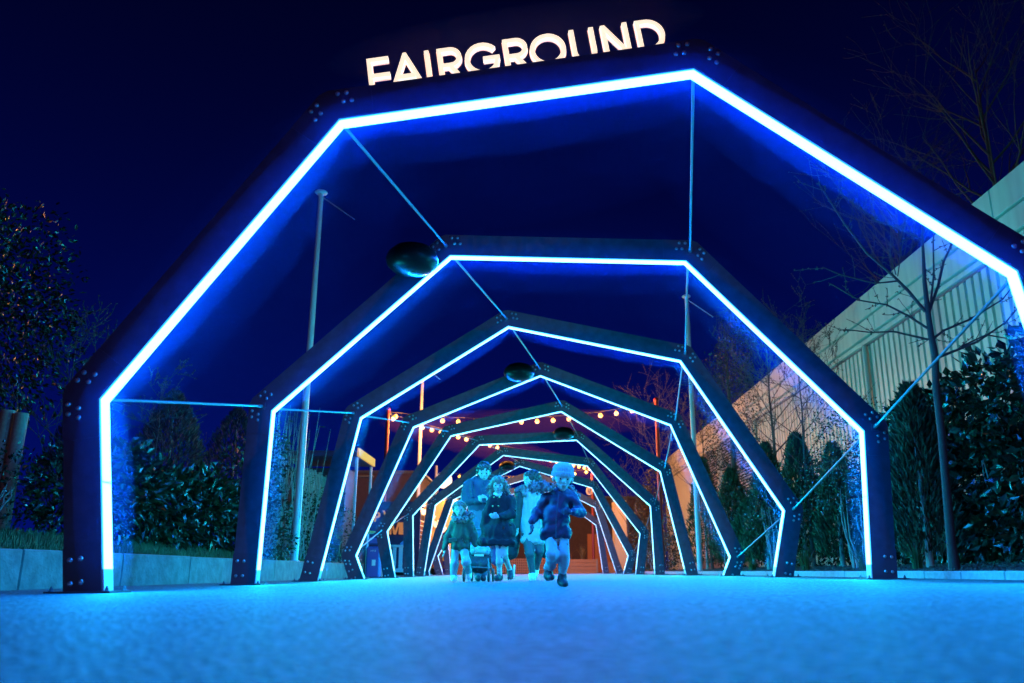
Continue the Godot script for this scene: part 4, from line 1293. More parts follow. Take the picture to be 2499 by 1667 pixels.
func far_end() -> void:
	# wooden trellis and planters across the end of the path
	var o := thing("trellis_screen", "low orange-lit wooden trellis screen across the end of the path", "screen", Vector3(-2.7, 0.02, -50.3))
	for i in 36:
		var b := B.new(); b.cbox(Vector3(0.06 + i * 0.125, 0.42, 0), Vector3(0.045, 0.82, 0.03), 0.004)
		part("upright", b, M.orange_wood, o)
	for k in 6:
		var b := B.new(); b.box(Vector3(2.25, 0.08 + k * 0.145, -0.028), Vector3(4.5, 0.04, 0.025))
		part("crosspiece", b, M.orange_wood, o)
	var bk := B.new(); bk.box(Vector3(2.25, 0.4, -0.3), Vector3(4.5, 0.78, 0.4))
	part("planter_back", bk, mat(lin(0.16, 0.05, 0.02), 0.7), o)
	for q in [[2.0, 0.80, 1.75, -50.0, "long wooden plank planter holding the spiky plant, by the red pole", 4], [4.2, 0.62, 0.75, -51.0, "short wooden plank planter right of the red pole", 3], [-4.4, 0.8, 1.9, -50.2, "wooden plank planter at the left end of the trellis", 4]]:
		o = thing("planter", q[4], "planter", Vector3(q[0] + q[2] * 0.5, gy(q[0]), q[3]), 0.0, "wooden planters at the end of the path")
		var n: int = q[5]
		for i in n:
			var b := B.new(); b.cbox(Vector3(0, q[1] * (i + 0.5) / n, 0), Vector3(q[2], q[1] / n - 0.012, 0.6), 0.008)
			part("plank", b, M.orange_wood, o)
		for sx in [-1, 1]:
			var b := B.new(); b.cbox(Vector3(sx * (q[2] * 0.5 + 0.02), q[1] * 0.5 + 0.01, 0.3), Vector3(0.09, q[1] + 0.03, 0.07), 0.008)
			part("corner_post", b, M.timber, o)
		var s := B.new(); s.box(Vector3(0, q[1] - 0.03, 0), Vector3(q[2] - 0.1, 0.02, 0.5)); part("soil", s, M.mulch, o)
	grass_tuft("spiky fountain-like plant growing in the wooden planter", Vector3(2.95, 0.78, -50.0), 1.0, 90, Color(0.08, 0.06, 0.02), Color(0.22, 0.17, 0.07), "spiky plants in the far planters")
	grass_tuft("smaller drooping spiky plant left of the fountain-like one", Vector3(2.2, 0.76, -50.0), 0.65, 60, Color(0.08, 0.04, 0.02), Color(0.2, 0.1, 0.04), "spiky plants in the far planters")
	o = thing("end_building", "dark plum building closing the view at the end of the path", "building", Vector3(1.5, 0, -60.0))
	var b := B.new(); b.box(Vector3(0, 2.6, -3), Vector3(14.0, 5.2, 6)); part("wall", b, M.plum, o)
	b = B.new(); b.cbox(Vector3(0, 5.26, -3), Vector3(14.2, 0.14, 6.2), 0.02); part("coping", b, M.steel, o)
	for i in 3:
		b = B.new(); b.cbox(Vector3(-4.0 + i * 3.6, 1.4, 0.03), Vector3(1.6, 2.6, 0.06), 0.02); part("door_panel", b, M.rust, o)
	o = thing("pale_hut", "pale cream hut wall lit warm at the far right end", "hut", Vector3(5.35, 0.1, -53.0))
	b = B.new(); b.cbox(Vector3(0.1, 2.15, 0), Vector3(0.75, 4.3, 1.5), 0.02); part("wall", b, mat(lin(0.7, 0.62, 0.48), 0.6), o)
	b = B.new(); b.cbox(Vector3(0.1, 4.36, 0), Vector3(0.95, 0.1, 1.7), 0.02); part("roof", b, M.steel, o)
	o = thing("wire_lantern", "small round wire lantern fixed to the far red pole", "lantern", Vector3(3.42, 4.75, -49.9))
	for k in 6:
		var pts := []; var rr := []
		for i in 13:
			var a := TAU * i / 12.0
			pts.append(Basis(Vector3.UP, PI * k / 6.0) * Vector3(cos(a) * 0.2, sin(a) * 0.24, 0)); rr.append(0.01)
		b = B.new(); b.tube(pts, rr, 5, false); part("wire_hoop", b, M.pole, o)
	b = B.new(); b.tube([Vector3(0.2, 0, 0), Vector3(0.3, 0, -0.08)], [0.015, 0.015], 6); part("bracket", b, M.steel, o)

# ------------------------------------------------------------------ people: smooth-joined tapered capsules, meshed as surface nets
# a prim is [ax, ay, az, bx, by, bz, radius a, radius b, depth factor]
func nets(prims: Array, cell: float, k: float, style := 0) -> B:
	var lo := Vector3.ONE * 1e6; var hi := -lo
	for q in prims:
		var r := maxf(q[6], q[7])
		for e in 2:
			var p := Vector3(q[e * 3], q[e * 3 + 1], q[e * 3 + 2])
			lo = lo.min(p - Vector3.ONE * r); hi = hi.max(p + Vector3.ONE * r)
	lo -= Vector3.ONE * cell * 3.0; hi += Vector3.ONE * cell * 3.0
	var nx := int((hi.x - lo.x) / cell) + 2; var ny := int((hi.y - lo.y) / cell) + 2; var nz := int((hi.z - lo.z) / cell) + 2
	var f := PackedFloat32Array()
	f.resize(nx * ny * nz)
	f.fill(9.0)
	var pad := k + cell * 2.5
	for q in prims:
		var a := Vector3(q[0], q[1], q[2]); var b := Vector3(q[3], q[4], q[5])
		var ra: float = q[6]; var rb: float = q[7]
		var flat: float = q[8] if q.size() > 8 else 1.0
		var r := maxf(ra, rb) + pad
		var l0 := ((a.min(b) - Vector3.ONE * r - lo) / cell).floor(); var l1 := ((a.max(b) + Vector3.ONE * r - lo) / cell).ceil()
		var iz := 1.0 / flat
		var sa := Vector3(a.x, a.y, a.z * iz); var ba := Vector3(b.x, b.y, b.z * iz) - sa
		var bb := maxf(ba.length_squared(), 1e-9)
		for z in range(maxi(0, int(l0.z)), mini(nz, int(l1.z) + 1)):
			for y in range(maxi(0, int(l0.y)), mini(ny, int(l1.y) + 1)):
				var row := (z * ny + y) * nx
				for x in range(maxi(0, int(l0.x)), mini(nx, int(l1.x) + 1)):
					var p := Vector3(lo.x + x * cell, lo.y + y * cell, (lo.z + z * cell) * iz) - sa
					var t := clampf(p.dot(ba) / bb, 0.0, 1.0)
					var d := (p - ba * t).length() - lerpf(ra, rb, t)
					var o := f[row + x]
					if d - o > k: continue
					if o - d > k:
						f[row + x] = d
					else:
						var h := k - absf(d - o)
						f[row + x] = minf(d, o) - h * h / (4.0 * k)
	if style > 0:
		var ns := FastNoiseLite.new()
		ns.seed = 5 + style; ns.frequency = [0.0, 12.0, 9.0, 26.0, 45.0][style]
		ns.fractal_octaves = 2
		var amp: float = [0.0, 0.016, 0.009, 0.022, 0.03][style]
		for z in nz:
			for y in ny:
				for x in nx:
					var n := (z * ny + y) * nx + x
					if absf(f[n]) > 0.05: continue
					var p := lo + Vector3(x, y, z) * cell
					f[n] += ns.get_noise_3d(p.x, p.y * (0.55 if style == 1 else 1.0), p.z) * amp
					if style == 2: f[n] += 0.007 * pow(absf(cos(p.y * 38.0 + ns.get_noise_3d(p.x, p.z, 3.0) * 2.0)), 6.0)
	var out := B.new()
	var ids := PackedInt32Array()
	ids.resize(f.size())
	ids.fill(-1)
	var vs := PackedVector3Array()
	var offs := [0, 1, nx, nx + 1, nx * ny, nx * ny + 1, nx * ny + nx, nx * ny + nx + 1]
	var edges := [[0, 1], [2, 3], [4, 5], [6, 7], [0, 2], [1, 3], [4, 6], [5, 7], [0, 4], [1, 5], [2, 6], [3, 7]]
	var cp := []
	for i in 8: cp.append(Vector3(i & 1, (i >> 1) & 1, (i >> 2) & 1))
	var lim := cell * 2.0
	for z in nz - 1:
		for y in ny - 1:
			for x in nx - 1:
				var n := (z * ny + y) * nx + x
				if absf(f[n]) > lim: continue
				var mask := 0
				for i in 8:
					if f[n + offs[i]] < 0.0: mask |= 1 << i
				if mask == 0 or mask == 255: continue
				var s := Vector3.ZERO; var c := 0
				for e in edges:
					var u := f[n + offs[e[0]]]; var v := f[n + offs[e[1]]]
					if (u < 0.0) != (v < 0.0):
						s += (cp[e[0]] as Vector3).lerp(cp[e[1]], u / (u - v)); c += 1
				ids[n] = vs.size()
				vs.append(lo + (Vector3(x, y, z) + s / c) * cell)
	var tris := PackedInt32Array()
	var steps := [1, nx, nx * ny]
	for z in range(1, nz - 1):
		for y in range(1, ny - 1):
			for x in range(1, nx - 1):
				var n := (z * ny + y) * nx + x
				if ids[n] < 0: continue
				for ax in 3:
					var u := f[n] < 0.0; var v := f[n + steps[ax]] < 0.0
					if u == v: continue
					var s1: int = steps[(ax + 1) % 3]; var s2: int = steps[(ax + 2) % 3]
					var q := [ids[n], ids[n - s1], ids[n - s1 - s2], ids[n - s2]]
					if q.min() < 0: continue
					if u: tris.append_array([q[0], q[1], q[2], q[0], q[2], q[3]])
					else: tris.append_array([q[0], q[2], q[1], q[0], q[3], q[2]])
	var nm := PackedVector3Array()
	nm.resize(vs.size())
	for i in range(0, tris.size(), 3):
		var m := (vs[tris[i + 1]] - vs[tris[i]]).cross(vs[tris[i + 2]] - vs[tris[i]])
		for j in 3: nm[tris[i + j]] += m
	for i in vs.size(): nm[i] = nm[i].normalized()
	for i in range(0, tris.size(), 3):
		var a := tris[i]; var b := tris[i + 1]; var c := tris[i + 2]
		out.trin(vs[a], vs[b], vs[c], nm[a], nm[b], nm[c])
	return out

func moved(prims: Array, c: Vector3, h: float, bs: Basis) -> Array:       # prims in head units to metres
	var o := []
	for q in prims:
		var a := c + bs * (Vector3(q[0], q[1], q[2]) * h); var b := c + bs * (Vector3(q[3], q[4], q[5]) * h)
		o.append([a.x, a.y, a.z, b.x, b.y, b.z, q[6] * h, q[7] * h, q[8] if q.size() > 8 else 1.0])
	return o

const HEAD := [[0, 0.28, -0.22, 0, 0.28, 0.10, 0.69, 0.68], [0, -0.05, 0.12, 0, -0.52, 0.26, 0.58, 0.36], [-0.27, -0.18, 0.34, -0.22, -0.38, 0.34, 0.28, 0.22], [0.27, -0.18, 0.34, 0.22, -0.38, 0.34, 0.28, 0.22],
	[0, -0.76, 0.40, 0, -0.76, 0.36, 0.16, 0.18], [0, 0.06, 0.72, 0, -0.20, 0.86, 0.06, 0.11], [-0.08, -0.22, 0.76, 0.08, -0.22, 0.76, 0.08, 0.08], [-0.30, 0.17, 0.60, 0.30, 0.17, 0.60, 0.13, 0.13],
	[-0.72, 0.02, -0.05, -0.70, -0.22, -0.02, 0.13, 0.09], [0.72, 0.02, -0.05, 0.70, -0.22, -0.02, 0.13, 0.09], [-0.13, -0.47, 0.66, 0.13, -0.47, 0.66, 0.065, 0.065], [-0.11, -0.56, 0.64, 0.11, -0.56, 0.64, 0.07, 0.07]]

func face(o: Node3D, c: Vector3, h: float, bs: Basis, smile: float, brow: Material) -> void:
	for s in [-1.0, 1.0]:
		var e := B.new(); e.ball(c + bs * (Vector3(s * 0.27, 0.035, 0.60) * h), Vector3(0.125, 0.10, 0.10) * h, bs, 10, 8)
		var eye := part("eye", e, M.eye_white, o)
		e = B.new(); e.ball(c + bs * (Vector3(s * 0.265, 0.03, 0.665) * h), Vector3(0.095, 0.09, 0.055) * h, bs, 10, 8)
		part("iris", e, M.iris, eye)
		e = B.new(); e.tube([c + bs * (Vector3(s * 0.14, 0.10, 0.685) * h), c + bs * (Vector3(s * 0.27, 0.145, 0.685) * h), c + bs * (Vector3(s * 0.41, 0.08, 0.60) * h)], [0.022 * h, 0.028 * h, 0.018 * h], 6)
		part("eyelid", e, M.iris, eye)
		e = B.new(); e.tube([c + bs * (Vector3(s * 0.13, 0.25, 0.72) * h), c + bs * (Vector3(s * 0.30, 0.31, 0.70) * h), c + bs * (Vector3(s * 0.46, 0.24, 0.56) * h)], [0.03 * h, 0.035 * h, 0.015 * h], 6)
		part("eyebrow", e, brow, o)
	var m := B.new()
	m.tube([c + bs * (Vector3(-0.25, -0.50 + smile, 0.635) * h), c + bs * (Vector3(-0.1, -0.515, 0.715) * h), c + bs * (Vector3(0.1, -0.515, 0.715) * h), c + bs * (Vector3(0.25, -0.50 + smile, 0.635) * h)], [0.014 * h, 0.035 * h, 0.035 * h, 0.014 * h], 6)
	part("mouth", m, M.lip, o)

# a hand with four fingers and a thumb; d along the hand, across from little finger to index, out of the palm's back
func hand(w: Vector3, d: Vector3, across: Vector3, l: float, curl: float) -> Array:
	d = d.normalized()
	across = (across - d * across.dot(d)).normalized()
	var inw := d.cross(across).normalized()
	var o := []
	var add := func(a: Vector3, b: Vector3, ra: float, rb: float) -> void: o.append([a.x, a.y, a.z, b.x, b.y, b.z, ra, rb, 1.0])
	add.call(w - d * l * 0.1, w + d * l * 0.12, l * 0.16, l * 0.16)
	for i in 4:
		var s := (i - 1.5) * 0.115
		var k0 := w + d * l * 0.12 + across * l * s * 0.7
		var k1 := w + d * l * (0.48 - absf(i - 2.0) * 0.03) + across * l * s
		add.call(k0, k1, l * 0.095, l * 0.075)
		var len_: float = [0.34, 0.44, 0.48, 0.43][i]
		var d1 := (d * cos(curl) + inw * sin(curl)).normalized()
		var d2 := (d * cos(curl * 2.0) + inw * sin(curl * 2.0)).normalized()
		var k2 := k1 + d1 * l * len_ * 0.55
		add.call(k1, k2, l * 0.068, l * 0.06)
		add.call(k2, k2 + d2 * l * len_ * 0.45, l * 0.06, l * 0.048)
	var t0 := w + d * l * 0.1 + across * l * 0.12
	var t1 := t0 + (d * 0.6 + across * 0.8).normalized() * l * 0.26
	add.call(t0, t1, l * 0.085, l * 0.07)
	add.call(t1, t1 + (d * 0.9 + inw * 0.5).normalized() * l * 0.24, l * 0.068, l * 0.05)
	return o

const HAIR_CAP := [[0, 0.40, -0.30, 0, 0.44, 0.10, 0.68, 0.66], [-0.34, 0.70, 0.46, 0.34, 0.70, 0.46, 0.20, 0.20], [-0.64, 0.30, 0.18, -0.62, 0.05, -0.2, 0.16, 0.22], [0.64, 0.30, 0.18, 0.62, 0.05, -0.2, 0.16, 0.22], [0, 0.1, -0.52, 0, -0.25, -0.42, 0.46, 0.34]]

func skin_mats() -> void:
	M.skin = mat(lin(0.48, 0.42, 0.36), 0.5)
	M.skin.subsurf_scatter_enabled = true
	M.skin.subsurf_scatter_strength = 0.1
	M.eye_white = mat(lin(0.62, 0.60, 0.58), 0.3)
	M.iris = mat(lin(0.02, 0.016, 0.014), 0.25)
	M.lip = mat(lin(0.20, 0.07, 0.06), 0.5)

func strands(b: B, c: Vector3, r: Vector3, n: int, l: float, w: float, down: float) -> void:
	for i in n:
		var d := rand_dir()
		var p := c + d * r
		var e := (d + rand_dir() * 0.6 + Vector3(0, -down, 0)).normalized()
		b.leaf(p, e, e.cross(rand_dir()).normalized(), l * rng.randf_range(0.6, 1.3), w, Color.WHITE)
	b.col.clear()

func boy_in_hat() -> void:
	var o := thing("person", "toddler in a pale ribbed beanie and dark padded coat running ahead of the group", "person", Vector3(0.237, 0.004, -7.30), 0.0, "family walking through the tunnel")
	var body := [[-0.003, 0.715, 0, -0.022, 0.422, 0, 0.085, 0.089, 0.7], [0.031, 0.765, 0, 0.033, 0.823, 0, 0.032, 0.034], [-0.12, 0.715, 0, -0.203, 0.599, 0, 0.031, 0.025], [-0.203, 0.598, 0.02, -0.236, 0.498, 0.06, 0.024, 0.019], [0.114, 0.716, 0, 0.181, 0.604, 0.03, 0.031, 0.025], [0.181, 0.604, 0.03, 0.089, 0.603, 0.16, 0.024, 0.02], [-0.071, 0.39, 0, -0.064, 0.252, 0.1, 0.042, 0.034], [-0.064, 0.252, 0.1, -0.089, 0.127, -0.06, 0.032, 0.022], [0.032, 0.39, 0, 0.032, 0.246, 0.06, 0.042, 0.034], [0.032, 0.246, 0.06, 0.023, 0.073, 0, 0.032, 0.022]]
	var coat := [[0.014, 0.74, 0, -0.029, 0.568, 0, 0.1, 0.115, 0.72], [-0.029, 0.568, 0, -0.032, 0.496, 0, 0.115, 0.117, 0.74], [-0.121, 0.442, 0, 0.053, 0.447, 0, 0.053, 0.054, 1.25], [-0.129, 0.415, 0, 0.063, 0.419, 0, 0.034, 0.036, 1.9], [-0.036, 0.748, 0, 0.081, 0.749, 0, 0.059, 0.056, 0.8], [-0.111, 0.727, 0, -0.191, 0.616, 0, 0.056, 0.044], [-0.191, 0.616, 0, -0.235, 0.527, 0.05, 0.044, 0.034], [0.114, 0.728, 0, 0.179, 0.616, 0.03, 0.056, 0.046], [0.179, 0.616, 0.03, 0.11, 0.602, 0.14, 0.044, 0.037]]
	var trousers := [[-0.075, 0.422, 0, -0.063, 0.26, 0.1, 0.051, 0.049], [-0.063, 0.26, 0.1, -0.088, 0.151, -0.05, 0.049, 0.039], [0.028, 0.423, 0, 0.034, 0.253, 0.06, 0.051, 0.049], [0.034, 0.253, 0.06, 0.025, 0.096, 0, 0.049, 0.037]]
	var fur := [[-0.228, 0.825, -0.03, -0.137, 0.832, 0.03, 0.036, 0.039], [-0.137, 0.832, 0.03, -0.079, 0.808, 0.07, 0.037, 0.025], [0.126, 0.788, -0.06, 0.159, 0.754, -0.05, 0.031, 0.025], [-0.152, 0.847, -0.08, 0.104, 0.827, -0.12, 0.034, 0.034]]
	var boot_rear := [[-0.091, 0.151, -0.06, -0.094, 0.091, -0.07, 0.037, 0.041], [-0.094, 0.083, -0.07, -0.069, 0.076, 0.03, 0.034, 0.027]]
	var boot_front := [[0.023, 0.096, 0, 0.018, 0.049, 0, 0.037, 0.041], [0.018, 0.037, 0, 0.041, 0.026, 0.1, 0.034, 0.029]]
	var c := Vector3(0.033, 0.898, 0.02)
	var h := 0.1137
	var bs := Basis.from_euler(Vector3(0.12, 0.10, -0.06))
	var b := nets(body, 0.013, 0.03)
	b.add(nets(moved(HEAD, c, h, bs), h / 15.0, h * 0.12))
	part("body", b, M.skin, o)
	face(o, c, h, bs, 0.10, M.iris)
	part("coat", nets(coat, 0.012, 0.03, 2), M.coat_navy, o)
	part("trousers", nets(trousers, 0.012, 0.025, 1), M.pale_cloth, o)
	part("boot", nets(boot_rear, 0.009, 0.02), M.boot, o)
	part("boot", nets(boot_front, 0.009, 0.02), M.boot, o)
	var fu := nets(fur, 0.012, 0.03, 4)
	strands(fu, Vector3(-0.178, 0.826, 0), Vector3(0.075, 0.045, 0.06), 260, 0.035, 0.004, 0.0)
	part("fur_hood", fu, M.fur, o)
	part("glove", nets(hand(Vector3(-0.236, 0.498, 0.06), Vector3(0.0, -1, 0.25), Vector3(0.4, 0, 1), 0.10, 0.5), 0.006, 0.008), M.glove, o)
	part("glove", nets(hand(Vector3(0.089, 0.603, 0.16), Vector3(-1, 0.1, 0.35), Vector3(0, 1, 0.1), 0.105, 0.9), 0.006, 0.008), M.glove, o)
	beanie(o, c, h, bs)
	var z := B.new(); z.tube([Vector3(-0.006, 0.772, 0.105), Vector3(-0.029, 0.576, 0.135), Vector3(-0.036, 0.393, 0.135)], [0.004, 0.004, 0.004], 5); part("zip", z, M.glove, o)

func girl_in_coat() -> void:
	var o := thing("person", "girl with long fair hair in a dark flared double-breasted coat", "person", Vector3(-0.380, -0.006, -10.20), 0.0, "family walking through the tunnel")
	var body := [[0.013, 0.958, 0, 0.016, 0.615, 0, 0.083, 0.089, 0.7], [-0.023, 1.009, 0, -0.024, 1.061, 0, 0.036, 0.038], [-0.093, 0.945, 0, -0.154, 0.785, 0, 0.036, 0.028], [-0.154, 0.785, 0, -0.192, 0.658, 0.02, 0.026, 0.021], [0.13, 0.947, 0, 0.149, 0.791, 0.02, 0.036, 0.03], [0.149, 0.791, 0.02, -0.019, 0.754, 0.17, 0.028, 0.021], [-0.034, 0.435, 0, -0.004, 0.245, 0.06, 0.059, 0.043], [-0.004, 0.245, 0.06, 0.001, 0.063, 0, 0.038, 0.026], [0.047, 0.435, 0, 0.055, 0.323, 0.04, 0.059, 0.043], [0.055, 0.323, 0.02, 0.118, 0.147, -0.12, 0.038, 0.026]]
	var coat := [[0.018, 0.969, 0, 0.014, 0.797, 0, 0.109, 0.1, 0.66], [0.014, 0.797, 0, -0.024, 0.615, 0, 0.104, 0.154, 0.66], [-0.007, 0.66, 0, -0.024, 0.592, 0, 0.14, 0.166, 0.72], [-0.093, 0.58, 0, 0.069, 0.582, 0, 0.13, 0.13, 0.8], [-0.201, 0.467, 0, 0.145, 0.464, 0, 0.05, 0.05, 2.8], [-0.117, 0.547, -0.02, -0.222, 0.469, -0.05, 0.066, 0.052, 0.9], [0.081, 0.548, 0, 0.157, 0.464, 0, 0.066, 0.047, 0.9], [-0.075, 0.974, 0, 0.112, 0.975, 0, 0.05, 0.05, 0.8], [-0.093, 0.957, 0, -0.16, 0.79, 0, 0.062, 0.052], [-0.16, 0.79, 0, -0.201, 0.659, 0, 0.052, 0.045], [0.13, 0.952, 0, 0.147, 0.796, 0.03, 0.059, 0.053], [0.147, 0.796, 0.03, 0.009, 0.759, 0.15, 0.052, 0.04]]
	var skirt := [[-0.034, 0.435, 0, -0.019, 0.267, 0.03, 0.074, 0.078, 0.8], [-0.033, 0.401, 0, 0.048, 0.357, 0, 0.071, 0.047, 0.8]]
	var hair := [[-0.032, 1.146, -0.03, -0.033, 1.165, -0.05, 0.1, 0.095], [-0.102, 1.109, -0.02, -0.105, 1.02, 0, 0.04, 0.031], [0.057, 1.122, -0.02, 0.087, 1.03, -0.03, 0.04, 0.031], [-0.1, 1.151, 0.03, -0.029, 1.199, 0.07, 0.036, 0.036], [0.053, 1.152, 0.03, -0.017, 1.199, 0.07, 0.036, 0.036]]
	var shoe_front := [[0, 0.063, -0.02, -0.025, 0.053, 0.1, 0.04, 0.036], [-0, 0.085, -0.02, 0, 0.063, -0.02, 0.033, 0.038]]
	var shoe_rear := [[0.118, 0.147, -0.14, 0.129, 0.075, -0.09, 0.04, 0.036], [0.129, 0.075, -0.09, 0.118, 0.053, -0.05, 0.033, 0.028]]
	var sock := [[-0.001, 0.179, 0.04, 0.001, 0.08, 0, 0.032, 0.03], [0.082, 0.235, -0.06, 0.118, 0.152, -0.12, 0.032, 0.03]]
	var collar := [[-0.061, 1.035, 0.03, 0.021, 1.036, 0.03, 0.026, 0.026, 0.9], [-0.039, 1.016, 0.05, 0.002, 1.017, 0.05, 0.019, 0.019]]
	var c := Vector3(-0.024, 1.127, 0.02)
	var h := 0.1043
	var bs := Basis.from_euler(Vector3(0.02, -0.05, 0.05))
	var b := nets(body, 0.015, 0.03)
	b.add(nets(moved(HEAD, c, h, bs), h / 13.0, h * 0.12))
	b.add(nets(hand(Vector3(-0.019, 0.754, 0.17), Vector3(-1, 0.1, 0.3), Vector3(0, 1, 0.2), 0.12, 0.5), 0.007, 0.009))
	part("body", b, M.skin, o)
	face(o, c, h, bs, 0.02, M.hair_fair)
	part("coat", nets(coat, 0.014, 0.03, 1), M.coat_black, o)
	part("skirt", nets(skirt, 0.014, 0.03, 1), M.skirt, o)
	part("socks", nets(sock, 0.010, 0.01), M.white, o)
	part("shoe", nets(shoe_front, 0.010, 0.02), M.boot, o)
	part("shoe", nets(shoe_rear, 0.010, 0.02), M.boot, o)
	part("collar", nets(collar, 0.010, 0.02), M.white, o)
	var hr := nets(hair + moved(HAIR_CAP, c, h, bs), 0.011, 0.03, 3)
	strands(hr, Vector3(-0.025, 1.121, -0.02), Vector3(0.10, 0.13, 0.07), 240, 0.09, 0.004, 0.9)
	part("hair", hr, M.hair_fair, o)
	var bt := B.new()
	bt = B.new(); bt.ball(Vector3(-0.085, 0.878, 0.135), Vector3.ONE * 0.011, Basis(), 8, 6); part("button", bt, M.brass, o)
	bt = B.new(); bt.ball(Vector3(-0.016, 0.878, 0.135), Vector3.ONE * 0.011, Basis(), 8, 6); part("button", bt, M.brass, o)
	bt = B.new(); bt.ball(Vector3(-0.07, 0.985, 0.135), Vector3.ONE * 0.011, Basis(), 8, 6); part("button", bt, M.brass, o)
	bt = B.new(); bt.ball(Vector3(-0.006, 0.985, 0.135), Vector3.ONE * 0.011, Basis(), 8, 6); part("button", bt, M.brass, o)
	bt = B.new(); bt.ball(Vector3(-0.077, 0.758, 0.15), Vector3.ONE * 0.011, Basis(), 8, 6); part("button", bt, M.brass, o)
	var sl := B.new(); sl.tube([Vector3(0.113, 0.036, -0.03), Vector3(0.161, 0.069, -0.1), Vector3(0.174, 0.204, -0.19)], [0.012, 0.016, 0.012], 6); part("sole", sl, M.white, o)

func boy_in_parka() -> void:
	var o := thing("person", "small fair-haired boy in a fur-collared green parka and pale trousers", "person", Vector3(-0.971, -0.016, -10.80), 0.0, "family walking through the tunnel")
	var body := [[0.062, 0.722, 0, 0.069, 0.435, 0, 0.075, 0.075, 0.7], [0.048, 0.77, 0, 0.047, 0.806, 0, 0.035, 0.038], [-0.03, 0.709, 0, -0.094, 0.553, 0, 0.033, 0.028], [-0.094, 0.553, 0, -0.123, 0.386, 0.03, 0.025, 0.02], [0.185, 0.711, 0, 0.243, 0.579, 0, 0.033, 0.028], [0.243, 0.579, 0, 0.266, 0.436, 0.03, 0.025, 0.02], [0.002, 0.411, 0, 0.001, 0.234, 0.03, 0.053, 0.04], [0.001, 0.234, 0.03, -0.001, 0.064, 0, 0.035, 0.025], [0.118, 0.412, 0, 0.152, 0.246, 0.1, 0.053, 0.04], [0.152, 0.246, 0.1, 0.183, 0.13, -0.06, 0.035, 0.025]]
	var coat := [[0.074, 0.734, 0, 0.071, 0.578, 0, 0.11, 0.119, 0.72], [0.071, 0.578, 0, 0.07, 0.5, 0, 0.121, 0.123, 0.76], [-0.011, 0.429, 0, 0.152, 0.43, 0, 0.045, 0.045, 1.8], [-0.006, 0.733, 0, 0.154, 0.734, 0, 0.058, 0.058, 0.8], [-0.024, 0.715, 0, -0.088, 0.565, 0, 0.053, 0.045], [-0.088, 0.565, 0, -0.126, 0.415, 0.03, 0.045, 0.038], [0.179, 0.717, 0, 0.243, 0.579, 0, 0.053, 0.048], [0.243, 0.579, 0, 0.26, 0.459, 0.03, 0.048, 0.038]]
	var trousers := [[0.005, 0.447, 0, 0.003, 0.234, 0.03, 0.053, 0.05], [0.003, 0.234, 0.03, -0.002, 0.082, 0, 0.05, 0.043], [0.113, 0.447, 0, 0.152, 0.246, 0.1, 0.053, 0.053], [0.152, 0.246, 0.1, 0.181, 0.142, -0.05, 0.053, 0.043]]
	var fur := [[-0.027, 0.806, 0, 0.006, 0.765, 0.08, 0.033, 0.033], [0.006, 0.765, 0.08, 0.117, 0.771, 0.09, 0.033, 0.033], [0.117, 0.771, 0.09, 0.208, 0.825, 0, 0.035, 0.038], [-0.02, 0.834, -0.06, 0.189, 0.849, -0.08, 0.035, 0.035]]
	var shoe_front := [[-0.004, 0.07, -0.03, 0.002, 0.045, 0.09, 0.04, 0.035], [-0.004, 0.088, -0.03, -0.004, 0.064, -0.03, 0.038, 0.04]]
	var shoe_rear := [[0.18, 0.136, -0.1, 0.186, 0.066, -0.04, 0.038, 0.035]]
	var hair := [[0.037, 0.927, -0.03, 0.045, 0.935, -0.02, 0.085, 0.083], [-0.014, 0.931, 0.04, 0.108, 0.941, 0.05, 0.03, 0.03], [0.002, 0.959, 0.06, 0.092, 0.964, 0.065, 0.03, 0.03]]
	var c := Vector3(0.047, 0.89, 0.02)
	var h := 0.1004
	var bs := Basis.from_euler(Vector3(0.05, 0.05, 0.02))
	var b := nets(body, 0.014, 0.03)
	b.add(nets(moved(HEAD, c, h, bs), h / 13.0, h * 0.12))
	b.add(nets(hand(Vector3(-0.125, 0.388, 0.03), Vector3(-0.1, -1, 0.1), Vector3(0.2, 0, 1), 0.10, 0.4), 0.006, 0.008))
	b.add(nets(hand(Vector3(0.264, 0.436, 0.03), Vector3(0.1, -1, 0.1), Vector3(-0.2, 0, 1), 0.10, 0.4), 0.006, 0.008))
	part("body", b, M.skin, o)
	face(o, c, h, bs, 0.05, M.hair_fair)
	part("parka", nets(coat, 0.013, 0.03, 1), M.coat_green, o)
	part("trousers", nets(trousers, 0.012, 0.025, 1), M.pale_cloth, o)
	part("fur_collar", nets(fur, 0.011, 0.025, 4), M.fur, o)
	part("shoe", nets(shoe_front, 0.009, 0.02), M.white, o)
	part("shoe", nets(shoe_rear, 0.009, 0.02), M.white, o)
	part("hair", nets(hair + moved(HAIR_CAP, c, h, bs), 0.009, 0.02, 3), M.hair_fair, o)
	var pk := B.new(); pk.cbox(Vector3(-0.019, 0.514, 0.105), Vector3(0.10, 0.055, 0.02), 0.006, Basis(Vector3(0, 0, 1), 0.15)); part("pocket_flap", pk, M.coat_green, o)

